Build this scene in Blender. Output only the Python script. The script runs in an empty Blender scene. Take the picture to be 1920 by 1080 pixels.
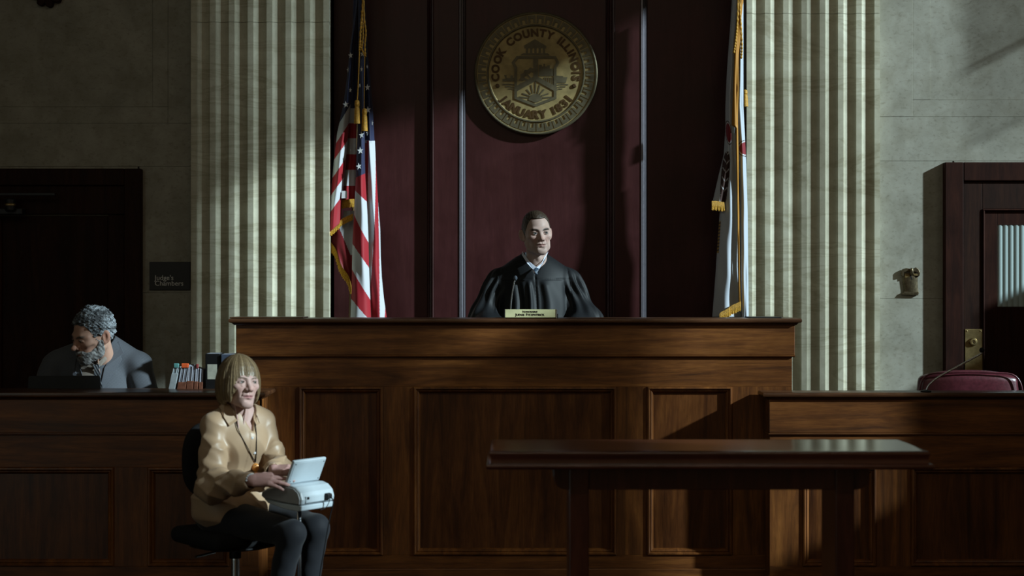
import bpy, bmesh, math, random
import numpy as np
from mathutils import Vector, Matrix

random.seed(7)
SC = bpy.context.scene
COL = SC.collection
EYE = 1.51          # camera height
FPX = 3000.0        # focal length in pixels of the 1920 px wide frame
PI = math.pi

# ------------------------------------------------------------------ camera, world, light
cam_d = bpy.data.cameras.new('camera')
cam = bpy.data.objects.new('camera', cam_d)
COL.objects.link(cam)
cam.location = (0, 0, EYE)
cam.rotation_euler = (PI/2, 0, 0)
cam_d.sensor_width = 36.0
cam_d.lens = 36.0*FPX/1920.0
cam_d.clip_start = 0.05
cam_d.dof.use_dof = True
cam_d.dof.focus_distance = 8.6
cam_d.dof.aperture_fstop = 2.4
SC.camera = cam

w = bpy.data.worlds.new('world')
SC.world = w
w.use_nodes = True
w.node_tree.nodes['Background'].inputs[0].default_value = (1.0, 0.68, 0.37, 1)
w.node_tree.nodes['Background'].inputs[1].default_value = 0.085

SUN_DIR = Vector((-2.4, 1.0, -1.2)).normalized()
sd = bpy.data.lights.new('sun', 'SUN')
sd.energy = 5.7
sd.angle = math.radians(1.5)
sd.color = (0.74, 0.94, 1.0)
so = bpy.data.objects.new('sun', sd)
so.rotation_euler = SUN_DIR.to_track_quat('-Z', 'Y').to_euler()
so.location = (8, -2, 7)
COL.objects.link(so)

# daylight of the tall windows of the right wall (soft sky part)
wd = bpy.data.lights.new('window_daylight', 'AREA')
wd.shape = 'RECTANGLE'; wd.size = 3.4; wd.size_y = 2.8
wd.energy = 13
wd.color = (1.0, 0.93, 0.76)
wo = bpy.data.objects.new('window_daylight', wd)
wo.location = (4.9, 5.6, 3.7)
wo.rotation_euler = (0, math.radians(90-8), 0)
COL.objects.link(wo)

# added unseen strip light, high in front, for edge glints and fill
ld = bpy.data.lights.new('ceiling_lamps', 'AREA')
ld.shape = 'RECTANGLE'; ld.size = 5.0; ld.size_y = 0.12
ld.energy = 19
ld.color = (1.0, 0.9, 0.72)
lo_ = bpy.data.objects.new('ceiling_lamps', ld)
lo_.location = (0, 1.2, 5.2)
lo_.rotation_euler = (math.radians(18), 0, 0)
COL.objects.link(lo_)

SC.view_settings.view_transform = 'Standard'
SC.view_settings.look = 'None'
SC.view_settings.exposure = 0.0
SC.view_settings.gamma = 1.0
SC.view_settings.use_curve_mapping = False
SC.cycles.max_bounces = 5
SC.cycles.diffuse_bounces = 3
SC.cycles.glossy_bounces = 3
SC.cycles.use_denoising = True
SC.cycles.caustics_reflective = False
SC.cycles.caustics_refractive = False

# ------------------------------------------------------------------ helpers
def P(px, py, D):
    """world point seen at photo pixel (px, py) at depth D"""
    return Vector(((px-960)*D/FPX, D, EYE-(py-540)*D/FPX))
def PX(px, D): return (px-960)*D/FPX
def PZ(py, D): return EYE-(py-540)*D/FPX

def link(o, parent=None):
    COL.objects.link(o)
    if parent is not None:
        o.parent = parent
        M = Matrix.Identity(4)
        p = parent
        while p is not None:                      # children keep world coordinates
            M = p.matrix_basis.inverted() @ M if p.parent is None else M
            p = p.parent
        root = parent
        while root.parent is not None: root = root.parent
        if parent.parent is None:
            o.matrix_parent_inverse = root.matrix_basis.inverted()
    return o

def thing(name, label, cat, loc=(0, 0, 0), group=None):
    o = bpy.data.objects.new(name, None)
    o.empty_display_size = 0.05
    o.location = loc
    COL.objects.link(o)
    o['label'] = label; o['category'] = cat
    if group: o['group'] = group
    return o

def tag(o, label, cat, group=None):
    o['label'] = label; o['category'] = cat
    if group: o['group'] = group
    return o

def obj(name, bm, m, parent=None, smooth=False, bevel=0, kind=None, label=None, seg=2, soft=0):
    me = bpy.data.meshes.new(name)
    if isinstance(bm, bmesh.types.BMesh):
        bmesh.ops.recalc_face_normals(bm, faces=bm.faces)
        bm.to_mesh(me); bm.free()
    else:
        me = bm
    if m is not None: me.materials.append(m)
    if smooth:
        me.polygons.foreach_set('use_smooth', [True]*len(me.polygons))
    o = bpy.data.objects.new(name, me)
    link(o, parent)
    if bevel:
        b = o.modifiers.new('bevel', 'BEVEL'); b.width = bevel; b.segments = seg
        b.limit_method = 'ANGLE'; b.angle_limit = math.radians(40)
    if soft:
        me.polygons.foreach_set('use_smooth', [True]*len(me.polygons))
        me.set_sharp_from_angle(angle=math.radians(soft))
    if kind: o['kind'] = kind
    if label: o['label'] = label
    return o

def B(): return bmesh.new()

def add_box(bm, x0, x1, y0, y1, z0, z1, M=None):
    vs = [bm.verts.new((x, y, z)) for x in (x0, x1) for y in (y0, y1) for z in (z0, z1)]
    for f in ((0,1,3,2),(4,6,7,5),(0,4,5,1),(2,3,7,6),(0,2,6,4),(1,5,7,3)):
        bm.faces.new([vs[i] for i in f])
    if M is not None: bmesh.ops.transform(bm, matrix=M, verts=vs)
    return bm

def bx(*a, M=None): return add_box(B(), *a, M=M)

def add_rings(bm, rings, cap0=True, cap1=True, closed=True):
    """rings: list of lists of points, equal length"""
    vr = [[bm.verts.new(p) for p in r] for r in rings]
    n = len(vr[0])
    for a, b in zip(vr, vr[1:]):
        for i in range(n if closed else n-1):
            j = (i+1) % n
            bm.faces.new((a[i], a[j], b[j], b[i]))
    if cap0: bm.faces.new(vr[0])
    if cap1: bm.faces.new(list(reversed(vr[-1])))
    return vr

def stack(x0, x1, y0, y1, prof, bm=None):
    """horizontal slab of rectangles: prof = [(offset outwards, z), ...] from below to above"""
    bm = bm or B()
    rings = [[(x0-o, y0-o, z), (x1+o, y0-o, z), (x1+o, y1+o, z), (x0-o, y1+o, z)] for o, z in prof]
    add_rings(bm, rings)
    return bm

def ring_frame(x0, x1, z0, z1, y, prof, bm=None, fill=False):
    """mitred moulding round a rectangle facing -Y: prof = [(inset, y offset)], from outside to inside"""
    bm = bm or B()
    rings = [[(x0+i, y+d, z0+i), (x1-i, y+d, z0+i), (x1-i, y+d, z1-i), (x0+i, y+d, z1-i)] for i, d in prof]
    add_rings(bm, rings, cap0=False, cap1=fill)
    return bm

def add_tube(bm, pts, r, n=8, cap=True):
    pts = [Vector(p) for p in pts]
    rings = []
    up = Vector((0.13, 0.31, 0.94)).normalized()
    prev = None
    for i, p in enumerate(pts):
        t = (pts[min(i+1, len(pts)-1)]-pts[max(i-1, 0)]).normalized()
        a = t.cross(up) if prev is None else prev - t*prev.dot(t)
        if a.length < 1e-4: a = t.cross(Vector((1, 0, 0)))
        a.normalize(); prev = a
        b = t.cross(a)
        rr = r[i] if isinstance(r, (list, tuple)) else r
        rings.append([p + (a*math.cos(2*PI*k/n) + b*math.sin(2*PI*k/n))*rr for k in range(n)])
    add_rings(bm, rings, cap, cap)
    return bm
def tube(pts, r, n=8): return add_tube(B(), pts, r, n)

def add_lathe(bm, prof, c, axis='z', n=24):
    rings = []
    for r, h in prof:
        ring = []
        for k in range(n):
            a = 2*PI*k/n
            if axis == 'z': v = (c[0]+r*math.cos(a), c[1]+r*math.sin(a), c[2]+h)
            elif axis == 'y': v = (c[0]+r*math.cos(a), c[1]+h, c[2]+r*math.sin(a))
            else: v = (c[0]+h, c[1]+r*math.cos(a), c[2]+r*math.sin(a))
            ring.append(v)
        rings.append(ring)
    add_rings(bm, rings)
    return bm
def lathe(prof, c, axis='z', n=24): return add_lathe(B(), prof, c, axis, n)

def add_prism(bm, poly, y0, y1):
    """polygon in x,z extruded from y0 to y1"""
    add_rings(bm, [[(x, y0, z) for x, z in poly], [(x, y1, z) for x, z in poly]])
    return bm
def prism(poly, y0, y1): return add_prism(B(), poly, y0, y1)

def bez(pts, n=24):
    """Catmull-Rom through points"""
    pts = [Vector(p) for p in pts]
    q = [2*pts[0]-pts[1]] + pts + [2*pts[-1]-pts[-2]]
    out = []
    segs = len(pts)-1
    for i in range(n+1):
        u = i/n*segs; s = min(int(u), segs-1); t = u-s
        a, b, c, d = q[s], q[s+1], q[s+2], q[s+3]
        out.append(0.5*((2*b)+(-a+c)*t+(2*a-5*b+4*c-d)*t*t+(-a+3*b-3*c+d)*t*t*t))
    return out

# ------------------------------------------------------------------ materials
def new_mat(name, rough=0.6, spec=0.5, metal=0.0):
    m = bpy.data.materials.new(name); m.use_nodes = True
    b = m.node_tree.nodes['Principled BSDF']
    b.inputs['Roughness'].default_value = rough
    b.inputs['Specular IOR Level'].default_value = spec
    b.inputs['Metallic'].default_value = metal
    return m, m.node_tree, b

def node(nt, typ, **kw):
    n = nt.nodes.new(typ)
    for k, v in kw.items(): setattr(n, k, v)
    return n

def coords(nt, scale=(1, 1, 1), loc=(0, 0, 0), rot=(0, 0, 0)):
    tc = node(nt, 'ShaderNodeTexCoord')
    mp = node(nt, 'ShaderNodeMapping')
    mp.inputs['Scale'].default_value = scale
    mp.inputs['Location'].default_value = loc
    mp.inputs['Rotation'].default_value = rot
    nt.links.new(tc.outputs['Object'], mp.inputs['Vector'])
    return mp.outputs['Vector']

def noise(nt, vec, scale, detail=4, rough=0.55, dist=0.0):
    n = node(nt, 'ShaderNodeTexNoise')
    n.inputs['Scale'].default_value = scale
    n.inputs['Detail'].default_value = detail
    n.inputs['Roughness'].default_value = rough
    n.inputs['Distortion'].default_value = dist
    nt.links.new(vec, n.inputs['Vector'])
    return n.outputs['Fac']

def ramp(nt, fac, stops):
    r = node(nt, 'ShaderNodeValToRGB')
    el = r.color_ramp.elements
    while len(el) < len(stops): el.new(0.5)
    for e, (p, c) in zip(el, stops):
        e.position = p; e.color = (*c, 1)
    nt.links.new(fac, r.inputs['Fac'])
    return r.outputs['Color']

def mix(nt, a, b, fac, mode='MULTIPLY'):
    m = node(nt, 'ShaderNodeMix', data_type='RGBA', blend_type=mode)
    if isinstance(fac, (int, float)): m.inputs[0].default_value = fac
    else: nt.links.new(fac, m.inputs[0])
    for s, i in ((a, 6), (b, 7)):
        if isinstance(s, tuple): m.inputs[i].default_value = (*s, 1)
        else: nt.links.new(s, m.inputs[i])
    return m.outputs[2]

def bump(nt, b, h, strength=0.2, dist=0.01):
    n = node(nt, 'ShaderNodeBump')
    n.inputs['Strength'].default_value = strength
    n.inputs['Distance'].default_value = dist
    nt.links.new(h, n.inputs['Height'])
    nt.links.new(n.outputs['Normal'], b.inputs['Normal'])

def plain(name, c, rough=0.6, spec=0.5, metal=0.0, var=0.15, scale=30, bmp=0.0):
    m, nt, b = new_mat(name, rough, spec, metal)
    v = coords(nt)
    n = noise(nt, v, scale, 3)
    col = ramp(nt, n, [(0.3, tuple(x*(1-var) for x in c)), (0.7, tuple(min(1, x*(1+var)) for x in c))])
    nt.links.new(col, b.inputs['Base Color'])
    if bmp: bump(nt, b, n, bmp, 0.004)
    return m

def wood(name, dark, mid, light, axis='x', rough=0.36, spec=0.5, figure=0.8, seed=0.0, coat=0.0):
    m, nt, b = new_mat(name, rough, spec)
    sc = {'x': (0.8, 9, 9), 'z': (9, 9, 0.8), 'y': (9, 0.8, 9)}[axis]
    v = coords(nt, sc, (seed, seed*1.7, seed*0.6))
    g = noise(nt, v, 1.3, 6, 0.62, 1.6)                     # flowing figure
    v2 = coords(nt, tuple(s*5 for s in sc), (seed, 0, 0))
    g2 = noise(nt, v2, 3.0, 3, 0.6, 0.3)                    # fine pores
    v3 = coords(nt, (1, 1, 1), (seed, 3, 1))
    g3 = noise(nt, v3, 2.6, 4, 0.6, 0.5)                    # cloudy wear of the varnish
    c = ramp(nt, g, [(0.28, dark), (0.5, mid), (0.74, light)])
    c2 = ramp(nt, g2, [(0.3, (0.62, 0.58, 0.55)), (0.62, (1, 1, 1))])
    c = mix(nt, c, c2, figure)
    c3 = ramp(nt, g3, [(0.3, (0.58, 0.55, 0.52)), (0.66, (1.0, 1.0, 1.0))])
    c = mix(nt, c, c3, 0.9)
    nt.links.new(c, b.inputs['Base Color'])
    rr = node(nt, 'ShaderNodeMapRange')
    rr.inputs['To Min'].default_value = rough*0.8; rr.inputs['To Max'].default_value = rough*1.35
    nt.links.new(g3, rr.inputs['Value']); nt.links.new(rr.outputs['Result'], b.inputs['Roughness'])
    b.inputs['Coat Weight'].default_value = coat
    b.inputs['Coat Roughness'].default_value = 0.15
    bump(nt, b, g2, 0.05, 0.002)
    return m

def stone(name, base, dirt, vein, rough=0.75, vscale=(1, 1, 1), veins=0.0, seed=0, pits=0.35):
    m, nt, b = new_mat(name, rough, 0.3)
    v = coords(nt, vscale, (seed, seed, seed))
    n = noise(nt, v, 2.2, 6, 0.62, 0.4)
    c = ramp(nt, n, [(0.25, dirt), (0.6, base)])
    v2 = coords(nt, (1, 1, 1.6))
    n2 = noise(nt, v2, 38, 4, 0.7)
    c = mix(nt, c, ramp(nt, n2, [(0.30, (0.5, 0.46, 0.4)), (0.46, (1, 1, 1))]), pits)
    n4 = noise(nt, coords(nt), 9, 5, 0.6, 0.3)
    c = mix(nt, c, ramp(nt, n4, [(0.35, (0.78, 0.76, 0.72)), (0.6, (1, 1, 1))]), 0.8)
    if veins:
        v3 = coords(nt, (0.45, 0.3, 3.0), (0, 0, seed), (0, 0.03, 0))
        n3 = noise(nt, v3, 1.5, 5, 0.65, 1.1)
        c = mix(nt, c, ramp(nt, n3, [(0.455, (1, 1, 1)), (0.5, vein), (0.535, (1, 1, 1))]), veins)
    nt.links.new(c, b.inputs['Base Color'])
    bump(nt, b, n2, 0.12, 0.003)
    return m

def attr_mat(name, rough=0.6, spec=0.4, bmp=0.0, bscale=200, sss=0.0, sheen=0.0, nscale=(1, 1, 1), var=0.0):
    """colour from the mesh's own colour attribute (dye, skin, print)"""
    m, nt, b = new_mat(name, rough, spec)
    a = node(nt, 'ShaderNodeAttribute', attribute_name='Col')
    c = a.outputs['Color']
    n = noise(nt, coords(nt, nscale), bscale, 3)
    if var:
        c = mix(nt, c, ramp(nt, n, [(0.3, (1-var,)*3), (0.7, (1, 1, 1))]), 1.0)
    nt.links.new(c, b.inputs['Base Color'])
    if bmp: bump(nt, b, n, bmp, 0.002)
    if sss:
        b.inputs['Subsurface Weight'].default_value = sss
        b.inputs['Subsurface Radius'].default_value = (0.02, 0.008, 0.004)
        b.inputs['Subsurface Scale'].default_value = 0.5
    if sheen: b.inputs['Sheen Weight'].default_value = sheen
    return m

MAT = {}
WD, WM, WL = (0.065, 0.021, 0.0055), (0.175, 0.058, 0.0125), (0.32, 0.118, 0.026)
MAT['wood_h'] = wood('bench_wood_grain_across', WD, WM, WL, 'x')
MAT['wood_v'] = wood('bench_wood_grain_upright', WD, WM, WL, 'z', seed=3.1)
MAT['wood_p'] = wood('bench_wood_panel', (0.048, 0.015, 0.005), (0.115, 0.037, 0.010), (0.21, 0.074, 0.019), 'z', seed=7.7, rough=0.30)
MAT['wood_top'] = wood('bench_wood_ledge', (0.05, 0.02, 0.009), (0.11, 0.045, 0.02), (0.17, 0.08, 0.035), 'x', seed=5.0, rough=0.28)
MAT['wood_y'] = wood('bench_wood_side', WD, WM, WL, 'z', seed=9.1)
MAT['red_wood'] = wood('mahogany_wall', (0.052, 0.013, 0.014), (0.062, 0.016, 0.0175), (0.074, 0.021, 0.021), 'z', rough=0.36, figure=0.35, seed=2.0, spec=0.35)
MAT['red_bead'] = wood('mahogany_moulding', (0.05, 0.014, 0.014), (0.062, 0.018, 0.018), (0.074, 0.024, 0.022), 'z', rough=0.4, figure=0.3)
MAT['red_trim'] = plain('pewter_moulding', (0.22, 0.205, 0.235), 0.34, 0.5, 0.8, 0.1, 60)  # glare on the right-facing mouldings, put in as a pale metallic colour
MAT['door_wood'] = wood('door_wood', (0.016, 0.006, 0.003), (0.032, 0.011, 0.006), (0.052, 0.019, 0.009), 'z', rough=0.6, seed=4.0, spec=0.15)
MAT['frame_wood'] = wood('door_frame_wood', (0.020, 0.0055, 0.003), (0.036, 0.0095, 0.005), (0.055, 0.016, 0.008), 'z', rough=0.6, seed=6.0, spec=0.12)
MAT['table_wood'] = wood('table_wood', (0.055, 0.016, 0.010), (0.10, 0.030, 0.018), (0.15, 0.048, 0.027), 'x', rough=0.16, seed=8.0, figure=0.5, coat=0.5)
MAT['table_leg'] = wood('table_leg_wood', (0.05, 0.013, 0.008), (0.09, 0.024, 0.014), (0.13, 0.04, 0.022), 'z', rough=0.3, seed=8.5)
MAT['limestone'] = stone('limestone_wall', (0.40, 0.385, 0.325), (0.27, 0.26, 0.215), (0.5, 0.5, 0.5), pits=0.5)
MAT['marble'] = stone('column_marble', (0.62, 0.595, 0.465), (0.46, 0.43, 0.32), (0.52, 0.46, 0.34), rough=0.45, veins=0.40, seed=3.0, pits=0.15)
MAT['plaster'] = plain('plaster', (0.34, 0.32, 0.27), 0.9)
MAT['floor'] = wood('floor_wood', (0.03, 0.012, 0.006), (0.06, 0.024, 0.01), (0.09, 0.04, 0.018), 'y', rough=0.3)
MAT['brass'] = plain('aged_brass', (0.40, 0.30, 0.14), 0.38, 0.5, 0.9, 0.2, 40)
MAT['bronze_face'] = plain('seal_bronze_ground', (0.36, 0.275, 0.12), 0.5, 0.4, 0.35, 0.25, 18, 0.15)
MAT['bronze_relief'] = plain('seal_bronze_relief', (0.135, 0.115, 0.07), 0.5, 0.4, 0.5, 0.2, 30, 0.1)
MAT['bronze_letter'] = plain('seal_bronze_letter', (0.085, 0.045, 0.016), 0.5, 0.4, 0.4, 0.2, 30)
MAT['dark_metal'] = plain('dark_metal', (0.03, 0.03, 0.032), 0.45, 0.5, 0.6)
MAT['chrome'] = plain('brushed_chrome', (0.55, 0.58, 0.62), 0.25, 0.5, 1.0, 0.05)
MAT['black_plastic'] = plain('black_plastic', (0.008, 0.008, 0.009), 0.5, 0.25)
MAT['black_fabric'] = plain('black_fabric', (0.010, 0.010, 0.011), 0.9, 0.2, 0, 0.3, 300, 0.3)
MAT['gold_fringe'] = plain('gold_fringe', (0.62, 0.33, 0.03), 0.6, 0.4, 0, 0.35, 160, 0.4)
MAT['gold_cord'] = plain('gold_cord', (0.55, 0.28, 0.03), 0.55, 0.4, 0, 0.35, 90, 0.4)
MAT['white_star'] = plain('white_star', (0.75, 0.76, 0.78), 0.7, 0.3, 0, 0.05)
MAT['leather'] = plain('oxblood_leather', (0.085, 0.016, 0.024), 0.32, 0.5, 0, 0.25, 60, 0.15)
MAT['machine'] = plain('white_plastic', (0.43, 0.49, 0.53), 0.4, 0.5, 0, 0.03)
MAT['machine_side'] = plain('grey_plastic', (0.30, 0.31, 0.32), 0.45, 0.5, 0, 0.05)  # same white plastic, greyed in colour for the machine's unlit side
MAT['paper'] = plain('paper', (0.38, 0.39, 0.45), 0.85, 0.2, 0, 0.12, 120)
MAT['kraft'] = plain('file_folder_card', (0.20, 0.075, 0.045), 0.8, 0.2, 0, 0.3, 50)
# ------------------------------------------------------------------ the room
YW = 9.60            # stone wall plane
YC = 9.53           # column faces
YR = 9.79            # wood back of the recess
def struct(name, bm, m, parent=None, **k):
    o = obj(name, bm, m, parent, **k)
    if parent is None: o['kind'] = 'structure'
    return o

struct('floor', bx(-5.3, 5.3, -2, 10.6, -0.12, 0.0), MAT['floor'])
struct('ceiling', bx(-5.3, 5.3, 1.5, 10.6, 8.0, 8.2), MAT['plaster'])
struct('wall_left', bx(-5.3, -5.0, -2, 10.6, 0, 8.0), MAT['plaster'])

# right wall: out of view, openings shaped to place the sun patches (y0, y1, z0, z1)
OPEN = [(6.26, 6.60, 2.0, 4.45), (6.60, 6.68, 2.75, 4.45), (6.68, 6.74, 2.75, 4.45), (6.74, 7.10, 2.75, 5.45), (7.10, 7.42, 2.1, 5.42), (7.42, 7.60, 2.75, 5.30), (7.60, 7.92, 2.75, 5.20), (7.92, 8.17, 2.2, 5.27), (8.20, 8.64, 2.2, 5.6), (8.64, 8.95, 2.48, 3.5), (5.80, 6.04, 3.78, 3.98),
        (4.05, 4.42, 3.0, 5.0), (5.15, 5.46, 3.3, 4.36), (5.13, 5.44, 4.38, 5.2)]
# unseen slats added to thin the sun in some openings: (y0, y1, z0, z1, open share)
SUN_FILTERS = [(5.48, 5.80, 1.9, 4.58, 0.16), (5.80, 6.04, 1.9, 3.78, 0.16), (5.80, 6.04, 3.98, 4.58, 0.16), (6.04, 6.26, 1.9, 4.58, 0.16), (6.74, 7.05, 5.45, 7.6, 0.33), (8.64, 8.95, 3.5, 3.95, 0.7), (8.64, 8.95, 3.95, 5.6, 0.45)]
OPEN += [b[:4] for b in SUN_FILTERS]
def wall_with_openings(x0, x1, y0, y1, z0, z1, ops):
    bm = B()
    ys = sorted({y0, y1, *[a for o in ops for a in o[:2]]})
    zs = sorted({z0, z1, *[a for o in ops for a in o[2:]]})
    for a, b in zip(ys, ys[1:]):
        run = None
        for c, d in zip(zs, zs[1:]):
            my, mz = (a+b)/2, (c+d)/2
            solid = not any(o[0] < my < o[1] and o[2] < mz < o[3] for o in ops)
            if solid: run = (run[0], d) if run else (c, d)
            if (not solid or d == z1) and run:
                add_box(bm, x0, x1, a, b, *run); run = None
    return bm
struct('wall_right', wall_with_openings(5.0, 5.04, -2, 10.6, 0, 8.0, OPEN), MAT['plaster'])

for k_, (y0_, y1_, z0_, z1_, fr) in enumerate(SUN_FILTERS):
    bm = B(); z_ = z0_; pit = 0.032
    while z_ < z1_:
        add_box(bm, 5.018, 5.021, y0_, y1_, z_+pit*fr, min(z_+pit, z1_)); z_ += pit
    win = struct('window_%d' % (k_+1), bx(5.010, 5.030, y0_-0.01, y1_+0.01, z0_-0.004, z0_), MAT['plaster'])  # added out of view: bar carrying the slats that dim the sun
    sl_ = obj('blind_slats', bm, MAT['plaster'], win); sl_['kind'] = 'stuff'

# back wall: a core with the limestone slabs as pieces on it
core = B()
xl0, xl1 = PX(358, YC), PX(617, YC)
xr0, xr1 = PX(1400, YC), PX(1650, YC)
add_box(core, -5.0, xl1, YW+0.03, YW+0.5, 0, 6.3)
add_box(core, xr0, 5.0, YW+0.03, YW+0.5, 0, 6.3)
add_box(core, xl1, xr0, YR+0.05, YR+0.5, 0, 6.3)
wall = struct('wall_back', core, MAT['limestone'])
def slab(px0, px1, py0, py1, proud=0.0, g=0.0007):
    """a stone slab of the back wall between photo pixels, face at YW-proud"""
    x0, x1 = PX(px0, YW), PX(px1, YW); z1, z0 = PZ(py0, YW), PZ(py1, YW)
    obj('stone_slab', bx(x0+g, x1-g, YW-proud, YW+0.06, z0+g, z1-g), MAT['limestone'], wall, bevel=0.0012, seg=1)
TOP = -420
# left of the left column
slab(-320, 286, TOP, 200, -0.010); slab(286, 315, TOP, 200, -0.004); slab(-320, 315, 200, 231, -0.004)
slab(315, 372, TOP, 231, 0.0); slab(-320, 372, 231, 312, 0.0)
slab(258, 372, 312, 549, 0.0); slab(258, 372, 549, 800, 0.0); slab(258, 372, 800, 1020, 0)
# right of the right column (mirrored)
slab(1745, 2330, TOP, 187, -0.010); slab(1712, 1745, TOP, 187, -0.004); slab(1712, 2330, 187, 219, -0.004)
slab(1640, 1712, TOP, 219, 0.0); slab(1640, 2330, 219, 302, 0.0)
slab(1640, 1790, 302, 560, 0); slab(1640, 1790, 560, 800, 0); slab(1640, 1790, 800, 1020, 0)

slab(1785, 2330, 302, 308); slab(-320, 262, 312, 320)
# wood lining of the recess
rec = struct('trim_1', bx(xl1-0.02, xr0+0.02, YR, YR+0.06, 0, 6.3), MAT['red_wood'])
def raised(name, px0, px1, y0, m, parent, z0=0.0, z1=6.3, depth=0.035):
    return obj(name, bx(PX(px0, YR), PX(px1, YR), YR-depth, YR+0.01, z0, z1), m, parent, bevel=0.003)
raised('centre_panel', 873, 1136, 0, MAT['red_wood'], rec, depth=0.012)
raised('side_panel', 626, 802, 0, MAT['red_wood'], rec, depth=0.012)
raised('side_panel', 1213, 1396, 0, MAT['red_wood'], rec, depth=0.012)
for a, b in ((814, 861), (1152, 1200)):
    raised('pilaster_strip', a, b, 0, MAT['red_wood'], rec, depth=0.055)
# stepped mouldings on both sides of each strip (two beads and a cove)
def upright_moulding(pxa, pxb, m):
    """profile between px a (strip side) and b (panel side), swept upwards"""
    xa, xb = PX(pxa, YR), PX(pxb, YR)
    prof = [(0, -0.055), (0.10, -0.060), (0.28, -0.058), (0.36, -0.046), (0.42, -0.050), (0.60, -0.044), (0.66, -0.032),
            (0.74, -0.036), (0.90, -0.028), (1.0, -0.010), (1.0, 0.01), (0, 0.01)]
    bm = B()
    add_rings(bm, [[(xa+(xb-xa)*t, YR+d, z) for t, d in prof] for z in (0.0, 6.3)])
    return obj('moulding', bm, MAT[m], rec)
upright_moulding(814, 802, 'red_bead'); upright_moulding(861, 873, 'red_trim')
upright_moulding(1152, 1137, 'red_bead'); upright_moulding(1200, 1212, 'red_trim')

# ------------------------------------------------------------------ fluted marble columns
def column(x0, x1, nfl, name, label, joints):
    root = thing(name, label, 'column', ((x0+x1)/2, YC, 0))
    pitch = (x1-x0)/(nfl+0.30)
    fil = pitch*0.30
    pts = []
    x = x0
    for k in range(nfl):
        pts += [(x, 0.0), (x+fil, 0.0)]
        c = x+fil+(pitch-fil)/2; r = (pitch-fil)/2
        for a in range(1, 10):
            t = PI*a/10
            pts.append((c-r*math.cos(t), r*0.58*math.sin(t)))
        x += pitch
    pts += [(x, 0.0), (x1, 0.0), (x1, 0.19), (x0, 0.19)]
    zs = [0.0] + joints + [6.25]
    for a, b in zip(zs, zs[1:]):
        bm = B()
        add_rings(bm, [[(px, YC+d, z) for px, d in pts] for z in (a+0.0012, b-0.0012)])
        obj('column_drum', bm, MAT['marble'], root)
    # wall side core of the column (return into the recess)
    return root
cl = column(xl0, xl1, 7, 'fluted_column', 'left fluted cream marble column between the chambers sign and the striped flag', [PZ(41, YC)])
cr = column(xr0, xr1, 7, 'fluted_column', 'right fluted cream marble column between the white flag and the bronze eagle plaque', [PZ(25, YC)])
for r, (a, b) in ((cl, (xl1-0.10, xl1)), (cr, (xr0, xr0+0.10))):
    obj('column_return', bx(a, b, YC+0.19, YR+0.02, 0, 6.25), MAT['marble'], r)

# ------------------------------------------------------------------ doors
def panel_mould(x0, x1, z0, z1, y, parent, m, w=0.02, d=0.012, name='moulding'):
    return obj(name, ring_frame(x0, x1, z0, z1, y, [(0, 0.01), (0, -d*0.3), (w*0.25, -d), (w*0.5, -d*0.75), (w*0.62, -d*0.2), (w, 0.004), (w, 0.012)]), m, parent)
# left door (door_1)
yf = YW-0.052
dx0, dx1, dz1 = PX(-200, yf), PX(264, yf), PZ(316, yf)
fw = 0.100
bm = B()
add_box(bm, dx1-fw, dx1, yf, YW+0.05, 0, dz1); add_box(bm, dx0, dx0+fw, yf, YW+0.05, 0, dz1)
add_box(bm, dx0+fw, dx1-fw, yf, YW+0.05, dz1-fw, dz1)
d1 = struct('door_1', bm, MAT['door_wood'], bevel=0.006)
obj('transom_panel', bx(dx0+fw, dx1-fw, YW-0.03, YW+0.03, PZ(402, YW), dz1-fw), MAT['door_wood'], d1, bevel=0.004)
obj('door_stile', bx(PX(203, YW), dx1-fw, YW-0.012, YW+0.03, 0, PZ(402, YW)-0.004), MAT['door_wood'], d1, bevel=0.003)
obj('door_leaf', bx(dx0+fw, PX(203, YW)-0.003, YW+0.0, YW+0.04, 0, PZ(404, YW)-0.004), MAT['door_wood'], d1, bevel=0.003)
obj('door_edge', bx(PX(-2, YW), PX(5, YW), YW-0.02, YW+0.0, 0, PZ(412, YW)), MAT['frame_wood'], d1, bevel=0.002)
# door closer
cb = B(); add_box(cb, PX(-60, YW), PX(52, YW), YW-0.105, YW-0.03, PZ(404, YW), PZ(392, YW))
obj('closer_body', cb, MAT['dark_metal'], d1, bevel=0.006)
obj('closer_spindle', lathe([(0.022, -0.04), (0.030, -0.03), (0.030, 0.03), (0.022, 0.04)], (PX(19, YW-0.12), YW-0.12, PZ(384, YW-0.12)), 'z', 20), MAT['dark_metal'], d1, smooth=False)
obj('closer_ring', lathe([(0.031, -0.008), (0.034, -0.004), (0.034, 0.004), (0.031, 0.008)], (PX(19, YW-0.12), YW-0.12, PZ(384, YW-0.12)), 'z', 20), MAT['brass'], d1, label='brass ring on the dark door closer')
obj('closer_arm', bx(PX(-60, YW-0.12), PX(104, YW-0.12), YW-0.135, YW-0.105, PZ(367, YW-0.12), PZ(362, YW-0.12)), MAT['dark_metal'], d1, bevel=0.002)
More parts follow.
